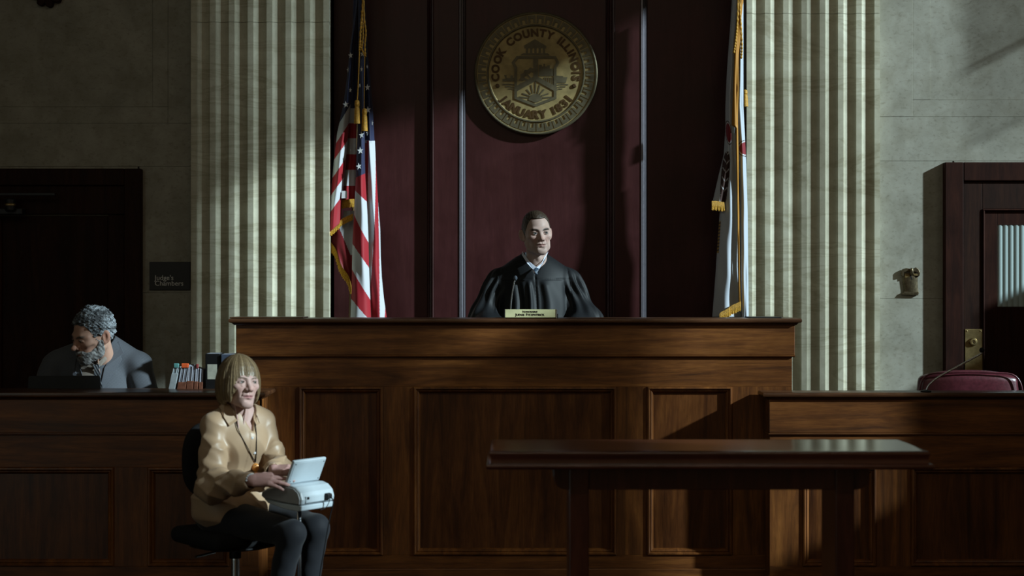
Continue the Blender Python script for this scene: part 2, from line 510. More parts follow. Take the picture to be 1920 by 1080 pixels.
# right door (door_2)
ex0, ez1 = PX(1772, yf), PZ(304, yf)
ex1 = PX(2200, yf)
fw = PX(1807, yf)-ex0
bm = B()
for (a, b) in ((ex0, ex0+fw), (ex1-fw, ex1)):
    add_box(bm, a, b, yf, YW+0.05, 0, ez1)
add_box(bm, ex0+fw, ex1-fw, yf, YW+0.05, ez1-fw, ez1)
d2 = struct('door_2', bm, MAT['frame_wood'], bevel=0.005)
yd = YW-0.035
lx0 = ex0+fw+0.002; ltop = ez1-fw-0.003
gx0, gz0, gz1 = PX(1871, yd), PZ(575, yd), PZ(422, yd)
ix0, iz1 = PX(1842, yd), PZ(392, yd)
lx1 = ex1-fw
obj('door_stile', bx(lx0, ix0, yd, YW+0.04, 0, ltop), MAT['door_wood'], d2, bevel=0.003)
obj('door_stile', bx(lx1-(ix0-lx0), lx1, yd, YW+0.04, 0, ltop), MAT['door_wood'], d2, bevel=0.003)
obj('door_rail', bx(ix0, lx1-(ix0-lx0), yd, YW+0.04, iz1, ltop), MAT['door_wood'], d2, bevel=0.003)
jx1 = lx1-(ix0-lx0); hx1 = jx1-(gx0-ix0)
obj('bead', ring_frame(ix0, jx1, 0.1, iz1, yd, [(0, 0.0), (0, -0.006), (0.006, -0.010), (0.013, -0.004), (0.016, 0.010)]), MAT['frame_wood'], d2)
bm = B()
add_box(bm, ix0+0.012, gx0, yd+0.008, YW+0.03, 0.1, iz1-0.01); add_box(bm, hx1, jx1-0.012, yd+0.008, YW+0.03, 0.1, iz1-0.01)
add_box(bm, gx0, hx1, yd+0.008, YW+0.03, gz1, iz1-0.01); add_box(bm, gx0, hx1, yd+0.008, YW+0.03, 0.1, gz0)
obj('inner_panel', bm, MAT['frame_wood'], d2, bevel=0.002)
# reeded glass: real ridges in a pane with a pale base colour
gm, gnt, gb = new_mat('reeded_glass', 0.25, 0.5)
gb.inputs['Base Color'].default_value = (0.46, 0.56, 0.55, 1)
gb.inputs['Transmission Weight'].default_value = 0.25
bm = B()
nr = 22
pw = (hx1-gx0)/nr
pts = []
for k in range(nr):
    for j in range(6):
        t = j/6
        pts.append((gx0+(k+t)*pw, yd+0.016-0.007*math.sin(PI*t)))
pts += [(hx1, yd+0.016), (hx1, yd+0.028), (gx0, yd+0.028)]
add_rings(bm, [[(x, y, z) for x, y in pts] for z in (gz0, gz1)])
obj('glass_pane', bm, gm, d2, label='pale ribbed glass pane')
# brass lock plate
px0, px1, pz0, pz1 = PX(1809, yd), PX(1842, yd), PZ(740, yd), PZ(617, yd)
lp = obj('lock_plate', bx(px0, px1, yd-0.005, yd+0.002, pz0, pz1), MAT['brass'], d2, bevel=0.002, label='aged brass lock plate')
lc = (PX(1824, yd), yd-0.005, PZ(641, yd))
obj('lock_cylinder', lathe([(0.024, 0.0), (0.025, -0.006), (0.019, -0.013), (0.012, -0.014), (0.010, -0.011), (0.003, -0.011)], lc, 'y', 24), MAT['brass'], lp)
obj('keyhole', bx(lc[0]-0.0012, lc[0]+0.0012, lc[1]-0.0125, lc[1]-0.010, lc[2]-0.006, lc[2]+0.006), MAT['dark_metal'], lp)
for sx in (px0+0.012, px1-0.012):
    obj('screw', lathe([(0.004, 0.0), (0.004, -0.002), (0.002, -0.003)], (sx, yd-0.005, pz1-0.012), 'y', 10), MAT['brass'], lp)
# ------------------------------------------------------------------ joinery of the benches
def nosing(z0, z1, o):
    """edge profile of a ledge: cove under a round nose"""
    h = z1-z0
    return [(-0.02, z0), (o*0.35, z0), (o*0.45, z0+h*0.14), (o*0.62, z0+h*0.30), (o*0.92, z0+h*0.40), (o, z0+h*0.55), (o*0.99, z0+h*0.78), (o*0.90, z0+h*0.94), (o*0.72, z1), (-0.01, z1)]

def front_panel(root, x0, x1, z0, z1, y, m=None):
    """recessed panel with a mitred moulding, in a face at y"""
    w, d = 0.034, 0.016
    mo = obj('panel_moulding', ring_frame(x0, x1, z0, z1, y, [(0, 0.004), (0, -0.004), (0.004, -0.010), (0.010, -0.011), (0.015, -0.006), (0.017, 0.0), (0.021, -0.002), (0.028, 0.004), (w, 0.016)]), MAT['wood_v'], root)
    p = obj('panel', bx(x0+w-0.006, x1-w+0.006, y+d, y+0.03, z0+w-0.006, z1-w+0.006), m or MAT['wood_p'], root)
    return p

def joined_front(root, y, xs, z_bot, z_top, prail, brail, panels, thick=0.03):
    """top rail, bottom rail and stiles around panels; panels = [(x0, x1)], each at z (brail .. prail)"""
    xa, xb = xs
    obj('rail', bx(xa, xb, y, y+thick, prail-0.0004, z_top), MAT['wood_h'], root, bevel=0.0015, seg=1)
    obj('rail', bx(xa, xb, y, y+thick, z_bot, brail+0.0004), MAT['wood_h'], root, bevel=0.0015, seg=1)
    edges = [xa] + [e for p in panels for e in p] + [xb]
    for a, b in zip(edges[0::2], edges[1::2]):
        if b-a > 0.004:
            obj('stile', bx(a, b, y, y+thick, brail, prail), MAT['wood_v'], root, bevel=0.0015, seg=1)
    for a, b in panels: front_panel(root, a, b, brail, prail, y)

# --- judge's bench
YB = 8.05
bx0, bx1 = PX(447, YB), PX(1485, YB)
jb = thing('judge_bench', 'tall dark wooden panelled bench across the middle with the judge seated behind it', 'bench', ((bx0+bx1)/2, YB+0.4, 0))
zt = PZ(597, 8.0)            # ledge top
zl = PZ(610, 8.0)
obj('ledge', stack(bx0-0.005, bx1+0.005, YB-0.005, YB+0.22, nosing(zl, zt, 0.038)), MAT['wood_top'], jb, soft=40)
fz0 = PZ(666, YB-0.012)
obj('frieze_board', bx(bx0-0.010, bx1+0.012, YB-0.014, YB+0.20, fz0, zl+0.001), MAT['wood_h'], jb, bevel=0.003)
obj('astragal', stack(bx0-0.004, bx1+0.006, YB-0.008, YB+0.15, [(-0.01, fz0-0.012), (0.003, fz0-0.010), (0.008, fz0-0.005), (0.008, fz0-0.001), (0.0, fz0+0.001)]), MAT['wood_h'], jb)
zr, zb = PZ(725, YB), PZ(1041, YB)
pan = [(PX(a, YB), PX(b, YB)) for a, b in ((560, 718), (775, 1156), (1213, 1373))]
joined_front(jb, YB, (bx0, bx1), 0.10, fz0-0.010, zr, zb, pan)
obj('plinth', bx(bx0-0.012, bx1+0.012, YB-0.014, YB+0.1, 0, 0.10), MAT['wood_h'], jb, bevel=0.004)
for a, b in ((bx0, bx0+0.03), (bx1-0.03, bx1)):
    obj('side_panel', bx(a, b, YB+0.03, YB+0.24, 0, fz0), MAT['wood_y'], jb, bevel=0.002)
    obj('side_ledge', stack(a-0.0, b+0.0, YB+0.22, YB+0.24, [(0.01, fz0), (0.012, zl), (0.03, zl+0.006), (0.034, zt-0.008), (0.026, zt)]), MAT['wood_top'], jb)
struct('trim_3', bx(bx0+0.03, bx1-0.03, YB+0.25, YB+0.46, 1.16, 1.20), MAT['wood_top'])
obj('back_board', bx(bx0+0.03, bx1-0.03, YB+0.20, YB+0.23, 1.1, zl), MAT['wood_h'], jb)
struct('trim_2', bx(-1.9, 2.1, YB+0.24, YR+0.05, 0.0, 0.55), MAT['floor'])      # raised floor behind the bench
# flat pad lying on the left end, glass sheet on the right end of the ledge
pd = obj('desk_pad', bx(PX(436, 8.12), PX(573, 8.12), 8.03, 8.24, zt+0.0005, zt+0.006), MAT['wood_top'], None, bevel=0.003)
tag(pd, 'thin flat brown board lying on the left end of the judge bench top', 'board')
pd2 = obj('desk_pad', bx(PX(1402, 8.12), PX(1462, 8.12), 8.05, 8.24, zt+0.0005, zt+0.006), MAT['dark_metal'], None, bevel=0.003)
tag(pd2, 'thin dark pad lying on the right end of the judge bench top', 'pad')

# --- clerk's desk and witness stand (mirror images)
YD = 7.90
z_l = PZ(736, 7.86)
YD2 = 7.74
z_l2 = PZ(736, 7.70)
def side_stand(name, label, cat, x_in, sgn, panels, YD, z_l):
    x_out = sgn*3.3
    xa, xb = sorted((x_in, x_out))
    root = thing(name, label, cat, ((xa+xb)/2, YD, 0))
    zu = z_l-0.036
    obj('ledge', stack(xa-0.002, xb, YD-0.002, YB-0.05 if sgn > 0 else YB-0.04, nosing(zu, z_l, 0.036)), MAT['wood_top'], root, soft=40)
    f0 = PZ(812, YD)
    obj('frieze_board', bx(xa-0.004, xb, YD-0.012, YD+0.1, f0, zu+0.001), MAT['wood_h'], root, bevel=0.003)
    obj('astragal', stack(xa-0.0, xb, YD-0.006, YD+0.1, [(-0.01, f0-0.011), (0.003, f0-0.009), (0.007, f0-0.004), (0.006, f0-0.001), (0.0, f0+0.001)]), MAT['wood_h'], root)
    joined_front(root, YD, (xa, xb), 0.09, f0-0.009, PZ(876, YD), PZ(1062, YD), panels)
    obj('plinth', bx(xa-0.01, xb, YD-0.012, YD+0.1, 0, 0.09), MAT['wood_h'], root, bevel=0.004)
    # end panel that meets the judge's bench
    e0, e1 = (x_in-0.03, x_in) if sgn < 0 else (x_in, x_in+0.03)
    obj('end_panel', bx(e0, e1, YD+0.03, YB-0.016, 0, zu+0.001), MAT['wood_y'], root, bevel=0.002)
    if sgn > 0: return root
    obj('desk_surface', bx(xa, xb, YD+0.1, YB-0.10, 0.78, 0.82), MAT['wood_top'], root)
    obj('desk_surface', bx(*( (xa, -1.52) if sgn < 0 else (1.52, xb) ), YB-0.10, YB+0.12, 0.78, 0.82), MAT['wood_top'], root)
    return root
cd = side_stand('clerk_desk', 'lower dark wooden desk on the left with a laptop and files on it', 'desk', PX(485, YD2), -1,
           [(-3.28, -2.95), (PX(-150, YD2), PX(214, YD2)), (PX(277, YD2), PX(430, YD2))], YD2, z_l2)
ws = side_stand('witness_stand', 'lower dark wooden stand on the right with a red chair behind it', 'stand', PX(1443, YD), 1,
           [(PX(1505, YD), PX(1643, YD)), (PX(1708, YD), PX(2080, YD)), (2.95, 3.28)], YD, z_l)

# ------------------------------------------------------------------ foreground table
YT = 5.60
tz = PZ(846, YT)
tx0, tx1 = PX(921, YT), PX(1741, YT)
ty1 = YT+0.44
tb = thing('counsel_table', 'dark polished wooden table blurred in the foreground with a moulded edge', 'table', ((tx0+tx1)/2, (YT+ty1)/2, 0))
th = 34*YT/FPX
prof = [(0.0, tz-th)] + [(0.008+0.010*math.cos(a), tz-th+0.010+0.010*math.sin(a)) for a in [math.radians(t) for t in range(-80, 81, 20)]] + \
       [(0.002, tz-th+0.021), (0.000, tz-th+0.032), (0.002, tz-th+0.044)] + [(-0.004+0.010*math.cos(a), tz-0.010+0.010*math.sin(a)) for a in [math.radians(t) for t in range(-20, 91, 12)]] + [(-0.02, tz)]
obj('tabletop', stack(tx0, tx1, YT, ty1, prof), MAT['table_wood'], tb, soft=40)
za0, za1 = tz-th-43*YT/FPX*1.05, tz-th
ya, yb_ = YT+0.10, ty1-0.10
xa, xb = PX(1038, ya), PX(1630, ya)
r = 0.045
poly = [(xa, za1), (xa, za0+r)] + [(xa+r-r*math.cos(t), za0+r-r*math.sin(t)) for t in (0.4, 0.8, 1.2, PI/2)] + \
       [(xb-r+r*math.sin(t), za0+r-r*math.cos(t)) for t in (0, 0.4, 0.8, 1.2)] + [(xb, za0+r), (xb, za1)]
obj('apron', prism(poly, ya, ya+0.024), MAT['table_leg'], tb, bevel=0.002)
obj('apron', prism(poly, yb_-0.024, yb_), MAT['table_leg'], tb, bevel=0.002)
for a, b in ((1067, 1104), (1566, 1601)):
    l0, l1 = PX(a, ya), PX(b, ya)
    lg = obj('leg', bx(l0, l1, ya-0.012, yb_+0.012, 0.06, za1), MAT['table_leg'], tb, bevel=0.004)
    obj('leg_foot', stack(l0-0.012, l1+0.012, YT+0.02, ty1-0.02, [(0, 0), (0.004, 0.01), (0.004, 0.05), (-0.006, 0.062)]), MAT['table_leg'], lg)
obj('stretcher', bx(PX(1104, ya), PX(1566, ya), (ya+yb_)/2-0.02, (ya+yb_)/2+0.02, 0.12, 0.22), MAT['table_leg'], tb, bevel=0.003)

# ------------------------------------------------------------------ lettering
def text_mesh(s, size, extrude=0.0, offset=0.0, align='CENTER', spacing=1.0):
    cu = bpy.data.curves.new('text', 'FONT')
    cu.body = s; cu.size = size; cu.extrude = extrude; cu.offset = offset
    cu.align_x = align; cu.align_y = 'BOTTOM_BASELINE'; cu.resolution_u = 4
    cu.space_character = spacing
    o = bpy.data.objects.new('text', cu)
    COL.objects.link(o)
    me = bpy.data.meshes.new_from_object(o.evaluated_get(bpy.context.evaluated_depsgraph_get()))
    bpy.data.objects.remove(o); bpy.data.curves.remove(cu)
    me.materials.clear()
    return me
UPR = Matrix.Rotation(PI/2, 4, 'X')     # text upright, facing -Y

def put_text(name, s, size, loc, m, parent, **k):
    me = text_mesh(s, size, **k)
    me.transform(Matrix.Translation(Vector(loc)) @ UPR)
    return obj(name, me, m, parent)

# sign
sgn_y = YW
s0, s1, sz1, sz0 = PX(281, YW), PX(358, YW), PZ(491, YW), PZ(544, YW)
sg = thing('wall_sign', 'small black Judge\'s Chambers sign on the stone wall beside the left column', 'sign', ((s0+s1)/2, YW, sz0))
obj('sign_plate', bx(s0, s1-0.002, YW-0.012, YW, sz0, sz1), plain('sign_black', (0.012, 0.010, 0.010), 0.5), sg, bevel=0.002)
wl = plain('sign_white_print', (0.80, 0.80, 0.78), 0.7, 0.3, 0, 0.02)
put_text('lettering', "Judge's", 0.0415, (PX(290, YW-.013), YW-0.0125, PZ(525, YW)), wl, sg, align='LEFT', extrude=0.0006)
put_text('lettering', "Chambers", 0.0415, (PX(290, YW-.013), YW-0.0125, PZ(535.5, YW)), wl, sg, align='LEFT', extrude=0.0006)

# name plate on the judge's bench
np_y = 8.02
n0, n1, nz1 = PX(947, np_y), PX(1042, np_y), PZ(580, np_y)
npt = thing('name_plate', 'brass coloured name plate with black lettering on the judge bench in front of the judge', 'name plate', ((n0+n1)/2, np_y, zt))
obj('plate', bx(n0, n1, np_y, np_y+0.006, zt+0.004, nz1), plain('plate_gold', (0.80, 0.77, 0.44), 0.4, 0.5, 0.0, 0.06), npt, bevel=0.001)
obj('plate_holder', bx(n0+0.002, n1+0.012, np_y+0.006, np_y+0.03, zt, zt+0.022), MAT['dark_metal'], npt, bevel=0.001)
obj('plate_end', bx(n1, n1+0.007, np_y-0.002, np_y+0.012, zt, nz1+0.002), MAT['chrome'], npt, bevel=0.002)
obj('plate_end', bx(n0-0.004, n0, np_y, np_y+0.010, zt, nz1+0.001), MAT['dark_metal'], npt, bevel=0.001)
ink = plain('plate_ink', (0.02, 0.02, 0.015), 0.6)
cx = PX(994, np_y)
def small_caps(words_, big, small, x, z, y):
    """words set in small capitals, centred"""
    runs = []
    for wd_ in words_:
        runs += [(wd_[0], big), (wd_[1:], small), (' ', small)]
    runs.pop()
    wid, parts_ = 0, []
    for s, sz in runs:
        if s == ' ': wid += sz*0.4; continue
        me = text_mesh(s, sz, 0.0004, 0.0006, 'LEFT', 1.08)
        xs = [v.co.x for v in me.vertices]
        me.transform(Matrix.Translation(Vector((wid-min(xs), 0, 0))))
        wid += max(xs)-min(xs)+sz*0.14
        parts_.append(me)
    for me in parts_:
        me.transform(Matrix.Translation(Vector((x-wid/2, y, z))) @ UPR)
        obj('lettering', me, ink, npt)
small_caps(['HONORABLE'], 0.0135, 0.0115, cx, PZ(586.5, np_y)+0.0015, np_y-0.0005)
small_caps(['JUDGE', 'FITZPATRICK'], 0.0175, 0.0140, cx, PZ(592.6, np_y)+0.0012, np_y-0.0005)

# ------------------------------------------------------------------ bronze seal
ys = YR-0.012
Rs = 0.375
sc0 = P(1005, 137, ys-0.05)
sx, sz = sc0.x, sc0.z
seal = thing('county_seal', 'round bronze county seal with raised lettering and shield on the red wood wall', 'seal', (sx, ys, sz-Rs))
obj('disc', lathe([(Rs*0.99, 0.0), (Rs, -0.010), (Rs, -0.034), (Rs*0.985, -0.042), (Rs*0.965, -0.042), (Rs*0.955, -0.036), (Rs*0.80, -0.036), (Rs*0.795, -0.043), (Rs*0.775, -0.043), (Rs*0.765, -0.036), (Rs*0.755, -0.034), (0.001, -0.034)], (sx, ys, sz), 'y', 96), MAT['bronze_face'], seal)
obj('rim', lathe([(Rs*1.0, -0.02), (Rs*1.004, -0.030), (Rs*1.0, -0.040), (Rs*0.985, -0.0445), (Rs*0.966, -0.043), (Rs*0.958, -0.0365), (Rs*0.958, -0.02)], (sx, ys, sz), 'y', 96), MAT['bronze_relief'], seal)
obj('inner_ring', lathe([(Rs*0.80, -0.03), (Rs*0.800, -0.040), (Rs*0.793, -0.0455), (Rs*0.776, -0.0455), (Rs*0.768, -0.040), (Rs*0.768, -0.03)], (sx, ys, sz), 'y', 96), MAT['bronze_relief'], seal)
yface = ys-0.034
# ring of raised blocks, each with a notch towards the centre
NB = 40
def polar(r, a): return (sx+r*math.sin(a), sz+r*math.cos(a))
for k in range(NB):
    a0 = 2*PI*(k+0.06)/NB; a1 = 2*PI*(k+0.94)/NB; am = (a0+a1)/2; q = (a1-a0)
    r0, r1 = Rs*0.815, Rs*0.945
    poly = [polar(r1, a0), polar(r1, am), polar(r1, a1), polar(r0, a1), polar(r0, am+q*0.22), polar(r0+(r1-r0)*0.55, am+q*0.18),
            polar(r0+(r1-r0)*0.55, am-q*0.18), polar(r0, am-q*0.22), polar(r0, a0)]
    obj('ring_block', prism(poly, ys-0.0365, ys-0.0415), MAT['bronze_relief'], seal)
def arc_text(s, r, a_mid, span, size, inward=False):
    n = len(s)
    wid = []
    for ch in s: wid.append({'I': 0.42, ' ': 0.62, 'J': 0.72, 'L': 0.74, 'N': 1.05, 'O': 1.15, 'C': 1.0, 'U': 1.0, '1': 0.7, 'A': 1.0}.get(ch, 0.92))
    tot = sum(wid); pos = 0
    for ch, wch in zip(s, wid):
        t = (pos+wch/2)/tot; pos += wch
        if ch == ' ': continue
        a = a_mid + (t-0.5)*span*(-1 if inward else 1)
        me = text_mesh(ch, size, 0.0018, 0.0030)
        xs = [v.co.x for v in me.vertices]; cx_ = (min(xs)+max(xs))/2
        rot = -a if not inward else -a+PI
        rr = r if not inward else r
        X, Z = polar(rr, a)
        me.transform(Matrix.Translation(Vector((X, yface-0.003, Z))) @ UPR @ Matrix.Rotation(rot, 4, 'Z') @ Matrix.Translation(Vector((-cx_, -size*0.36, 0))))
        obj('letter', me, MAT['bronze_letter'], seal)
arc_text('COOK COUNTY ILLINOIS', Rs*0.665, math.radians(0), math.radians(204), 0.064)
arc_text('JANUARY 1831', Rs*0.665, math.radians(180), math.radians(113), 0.066, True)
for a in (-108, 108):
    X, Z = polar(Rs*0.655, math.radians(a))
    obj('raised_dot', lathe([(0.013, 0), (0.013, -0.006), (0.009, -0.010), (0.003, -0.010)], (X, yface, Z), 'y', 16), MAT['bronze_letter'], seal)
# central shield; photo px around (1005,137) -> metres
u = (ys-0.04)/FPX
def S(px, py): return (sx+(px-1005)*u, sz-(py-137)*u)
def band(pts, wpx, d0=0.0, d1=0.008, name='shield_band', m='bronze_relief'):
    bm = B()
    for kk, (p, q) in enumerate(zip(pts, pts[1:])):
        ax, az = S(*p); bx_, bz_ = S(*q)
        v = Vector((bx_-ax, bz_-az)); L = v.length; v.normalize(); n = Vector((-v.y, v.x))*wpx*u/2
        e = v*wpx*u*0.3
        poly = [(ax-e.x+n.x, az-e.y+n.y), (bx_+e.x+n.x, bz_+e.y+n.y), (bx_+e.x-n.x, bz_+e.y-n.y), (ax-e.x-n.x, az-e.y-n.y)]
        add_prism(bm, poly, yface+0.001-d0, yface-d1*0.55-0.00025*(kk % 3))
    return obj(name, bm, MAT[m], seal)
def shape(name, pts, d=0.006, m='bronze_relief'):
    return obj(name, prism([S(*p) for p in pts], yface+0.001, yface-d*0.55), MAT[m], seal)
band([(970, 107), (1041, 107), (1046, 117), (1041, 126), (1041, 183), (1004, 197), (967, 183), (967, 126), (962, 117), (970, 107)], 5.0, d1=0.010, name='shield_border')
band([(1004.5, 107), (1004.5, 148)], 9, d1=0.0085); band([(1004.5, 146), (968, 166)], 9, d1=0.0090); band([(1004.5, 146), (1041, 166)], 9, d1=0.0095)
# pavilion on top
shape('pavilion_roof', [(981, 86), (1003, 73), (1025, 86)], 0.009); shape('pavilion_beam', [(983, 90), (1024, 90), (1024, 86), (983, 86)], 0.007)
for c in (988, 996, 1004, 1012, 1020): shape('pavilion_post', [(c-2.2, 99), (c+2.2, 99), (c+2.2, 90), (c-2.2, 90)], 0.006)
shape('pavilion_step', [(976, 103), (1031, 103), (1027, 99), (981, 99)], 0.008)
# half gear wheel, skyline and piers, rising sun, ships and waves
gear = []
for k in range(15):
    a = math.radians(90-8*0 + k*12); r1_ = 28 if k % 2 else 25
    gear.append((1000+r1_*math.cos(a), 153-r1_*math.sin(a)))
inner = [(1000+17*math.cos(math.radians(a)), 153-17*math.sin(math.radians(a))) for a in range(250, 89, -16)]
for a, b in zip(gear, gear[1:]):
    if a[0] > 973 and b[0] > 971 and a[1] < 158:
        k1 = 17/25
        shape('gear_tooth', [a, b, (1000+(b[0]-1000)*k1, 153+(b[1]-153)*k1), (1000+(a[0]-1000)*k1, 153+(a[1]-153)*k1)], 0.006)
band([(998, 150), (984, 134)], 3, d1=0.005, name='gear_spoke'); band([(998, 152), (978, 146)], 3, d1=0.005, name='gear_spoke')
shape('skyline', [(1010, 142), (1038, 142), (1038, 128), (1031, 128), (1031, 122), (1026, 122), (1026, 124), (1022, 124), (1022, 119), (1019, 119), (1019, 124), (1016, 124), (1016, 121), (1010, 121)], 0.006)
for c in range(5): shape('pier', [(1020+c*4, 146+c*2.4+4), (1022+c*4, 146+c*2.4+5), (1022+c*4, 144.5), (1020+c*4, 144.5)], 0.006)
sunp = [(1004+13*math.cos(math.radians(a)), 187-12*math.sin(math.radians(a))) for a in range(0, 181, 20)]
shape('rising_sun', [(1004, 192)] + sunp, 0.007)
for a in range(18, 163, 18):
    c, s_ = math.cos(math.radians(a)), math.sin(math.radians(a))
    band([(1004+15*c, 187-14*s_), (1004+(26-3*abs(c)+9*abs(c)*abs(c))*c, 187-(34-17*abs(c))*s_)], 2.4, d1=0.006, name='sun_ray')
shape('ship_hull', [(943, 152), (967, 152), (967, 145), (962, 145), (962, 141), (957, 141), (957, 146), (950, 146), (950, 140), (945, 140), (948, 147), (942, 148)], 0.006)
shape('ship_hull', [(1042, 155), (1061, 155), (1064, 144), (1056, 144), (1056, 142), (1042, 141)], 0.006)
for sgx in (-1, 1):
    for k, ln in ((0, 22), (1, 17), (2, 11)):
        x0_ = 1004+sgx*39
        band([(x0_, 159+k*5), (x0_+sgx*ln*0.5, 157.5+k*4.2), (x0_+sgx*ln, 158+k*4)], 1.8, d1=0.005, name='wave')

# ------------------------------------------------------------------ bronze eagle plaque (a drape under an eagle) on the right wall
eg = thing('eagle_plaque', 'small bronze eagle plaque on the stone wall left of the right door', 'plaque', (PX(1708, YW), YW, PZ(553, YW)))
def E(px, py): return (PX(px, YW-0.02), PZ(py, YW-0.02))
def eprism(name, pts, d0, d1, bev=0.003, m='brass'):
    return obj(name, prism([E(*p) for p in pts], YW-d0*0.4, YW-d1*0.4), MAT[m], eg, bevel=bev)
MAT['bronze_old'] = plain('old_bronze', (0.135, 0.105, 0.062), 0.36, 0.5, 0.75, 0.35, 60, 0.1)
# curved plate: bulging cylinder front
bm = B()
rings = []
for py, x0_, x1_, bul in ((512, 1692.5, 1723, 0.030), (520, 1692.5, 1722, 0.034), (530, 1693.5, 1722, 0.034), (540, 1695, 1722.5, 0.032), (548, 1695, 1723, 0.030)):
    row = []
    for t in np.linspace(0, 1, 9):
        row.append((PX(x0_+(x1_-x0_)*t, YW-0.02), YW-0.004-0.4*bul*math.sin(PI*t)**0.6, PZ(py, YW-0.02)))
    row += [(row[-1][0], YW, row[-1][2]), (row[0][0], YW, row[0][2])]
    rings.append(row)
add_rings(bm, rings)
obj('plate', bm, MAT['bronze_old'], eg, smooth=False)
eprism('scroll_foot', [(1690, 553), (1722, 554), (1724, 547), (1695, 547)], 0, 0.045, 0.004, 'bronze_old')
# wings and body of the eagle
for nm, pts in (('wing', [(1690, 518), (1690, 508), (1693, 504.5), (1700, 502.5), (1707, 504), (1708, 511), (1700, 509), (1695, 511), (1694, 518)]),
                ('wing', [(1712, 509), (1713, 503.5), (1718, 501), (1723, 505), (1725.5, 511), (1725, 516), (1721, 520), (1721, 512), (1717, 510)])):
    eprism(nm, pts, 0.012, 0.052, 0.003, 'bronze_old')
bm = B()
c0 = Vector((PX(1708, YW), YW-0.020, PZ(509, YW)))
add_tube(bm, [c0+Vector((0, 0, -0.022)), c0+Vector((0, -0.004, -0.008)), c0+Vector((0.0, -0.003, 0.008)), c0+Vector((-0.003, -0.004, 0.018)), c0+Vector((-0.008, -0.006, 0.020))], [0.006, 0.011, 0.009, 0.007, 0.002], 10)
obj('eagle_body', bm, MAT['bronze_old'], eg, smooth=True)
eprism('swag', [(1697, 522), (1707, 519), (1705, 515), (1697, 514)], 0.03, 0.048, 0.003); eprism('swag', [(1712, 517), (1721, 518), (1721, 513), (1713, 513)], 0.03, 0.047, 0.003)
eprism('slot', [(1704, 532), (1711, 532), (1711, 536.5), (1708.5, 536.5), (1708.5, 533.5), (1704, 533.5)], 0.036, 0.0415, 0, 'dark_metal')
eprism('latch', [(1705, 516), (1708, 515), (1711, 524), (1709.5, 525)], 0.036, 0.044, 0, 'dark_metal')

# dark rosette high on the left wall
ro = thing('wall_ornament', 'dark carved rosette ornament on the upper left stone wall', 'ornament', (PX(91, YW), YW, PZ(0, YW)))
rc = (PX(90, YW), PZ(-16, YW))
for k in range(9):
    a = 2*PI*k/9
    pts = [(rc[0]+math.cos(a)*r_+math.sin(a)*t_, rc[1]+math.sin(a)*r_-math.cos(a)*t_) for r_, t_ in ((0.02, 0.01), (0.065, 0.028), (0.096, 0.016), (0.100, 0), (0.096, -0.016), (0.065, -0.028), (0.02, -0.01))]
    obj('petal', prism(pts, YW+0.012, YW-0.03), MAT['door_wood'], ro, bevel=0.006)
obj('boss', lathe([(0.05, 0.01), (0.05, -0.03), (0.035, -0.05), (0.004, -0.055)], (rc[0], YW, rc[1]), 'y', 20), MAT['door_wood'], ro)
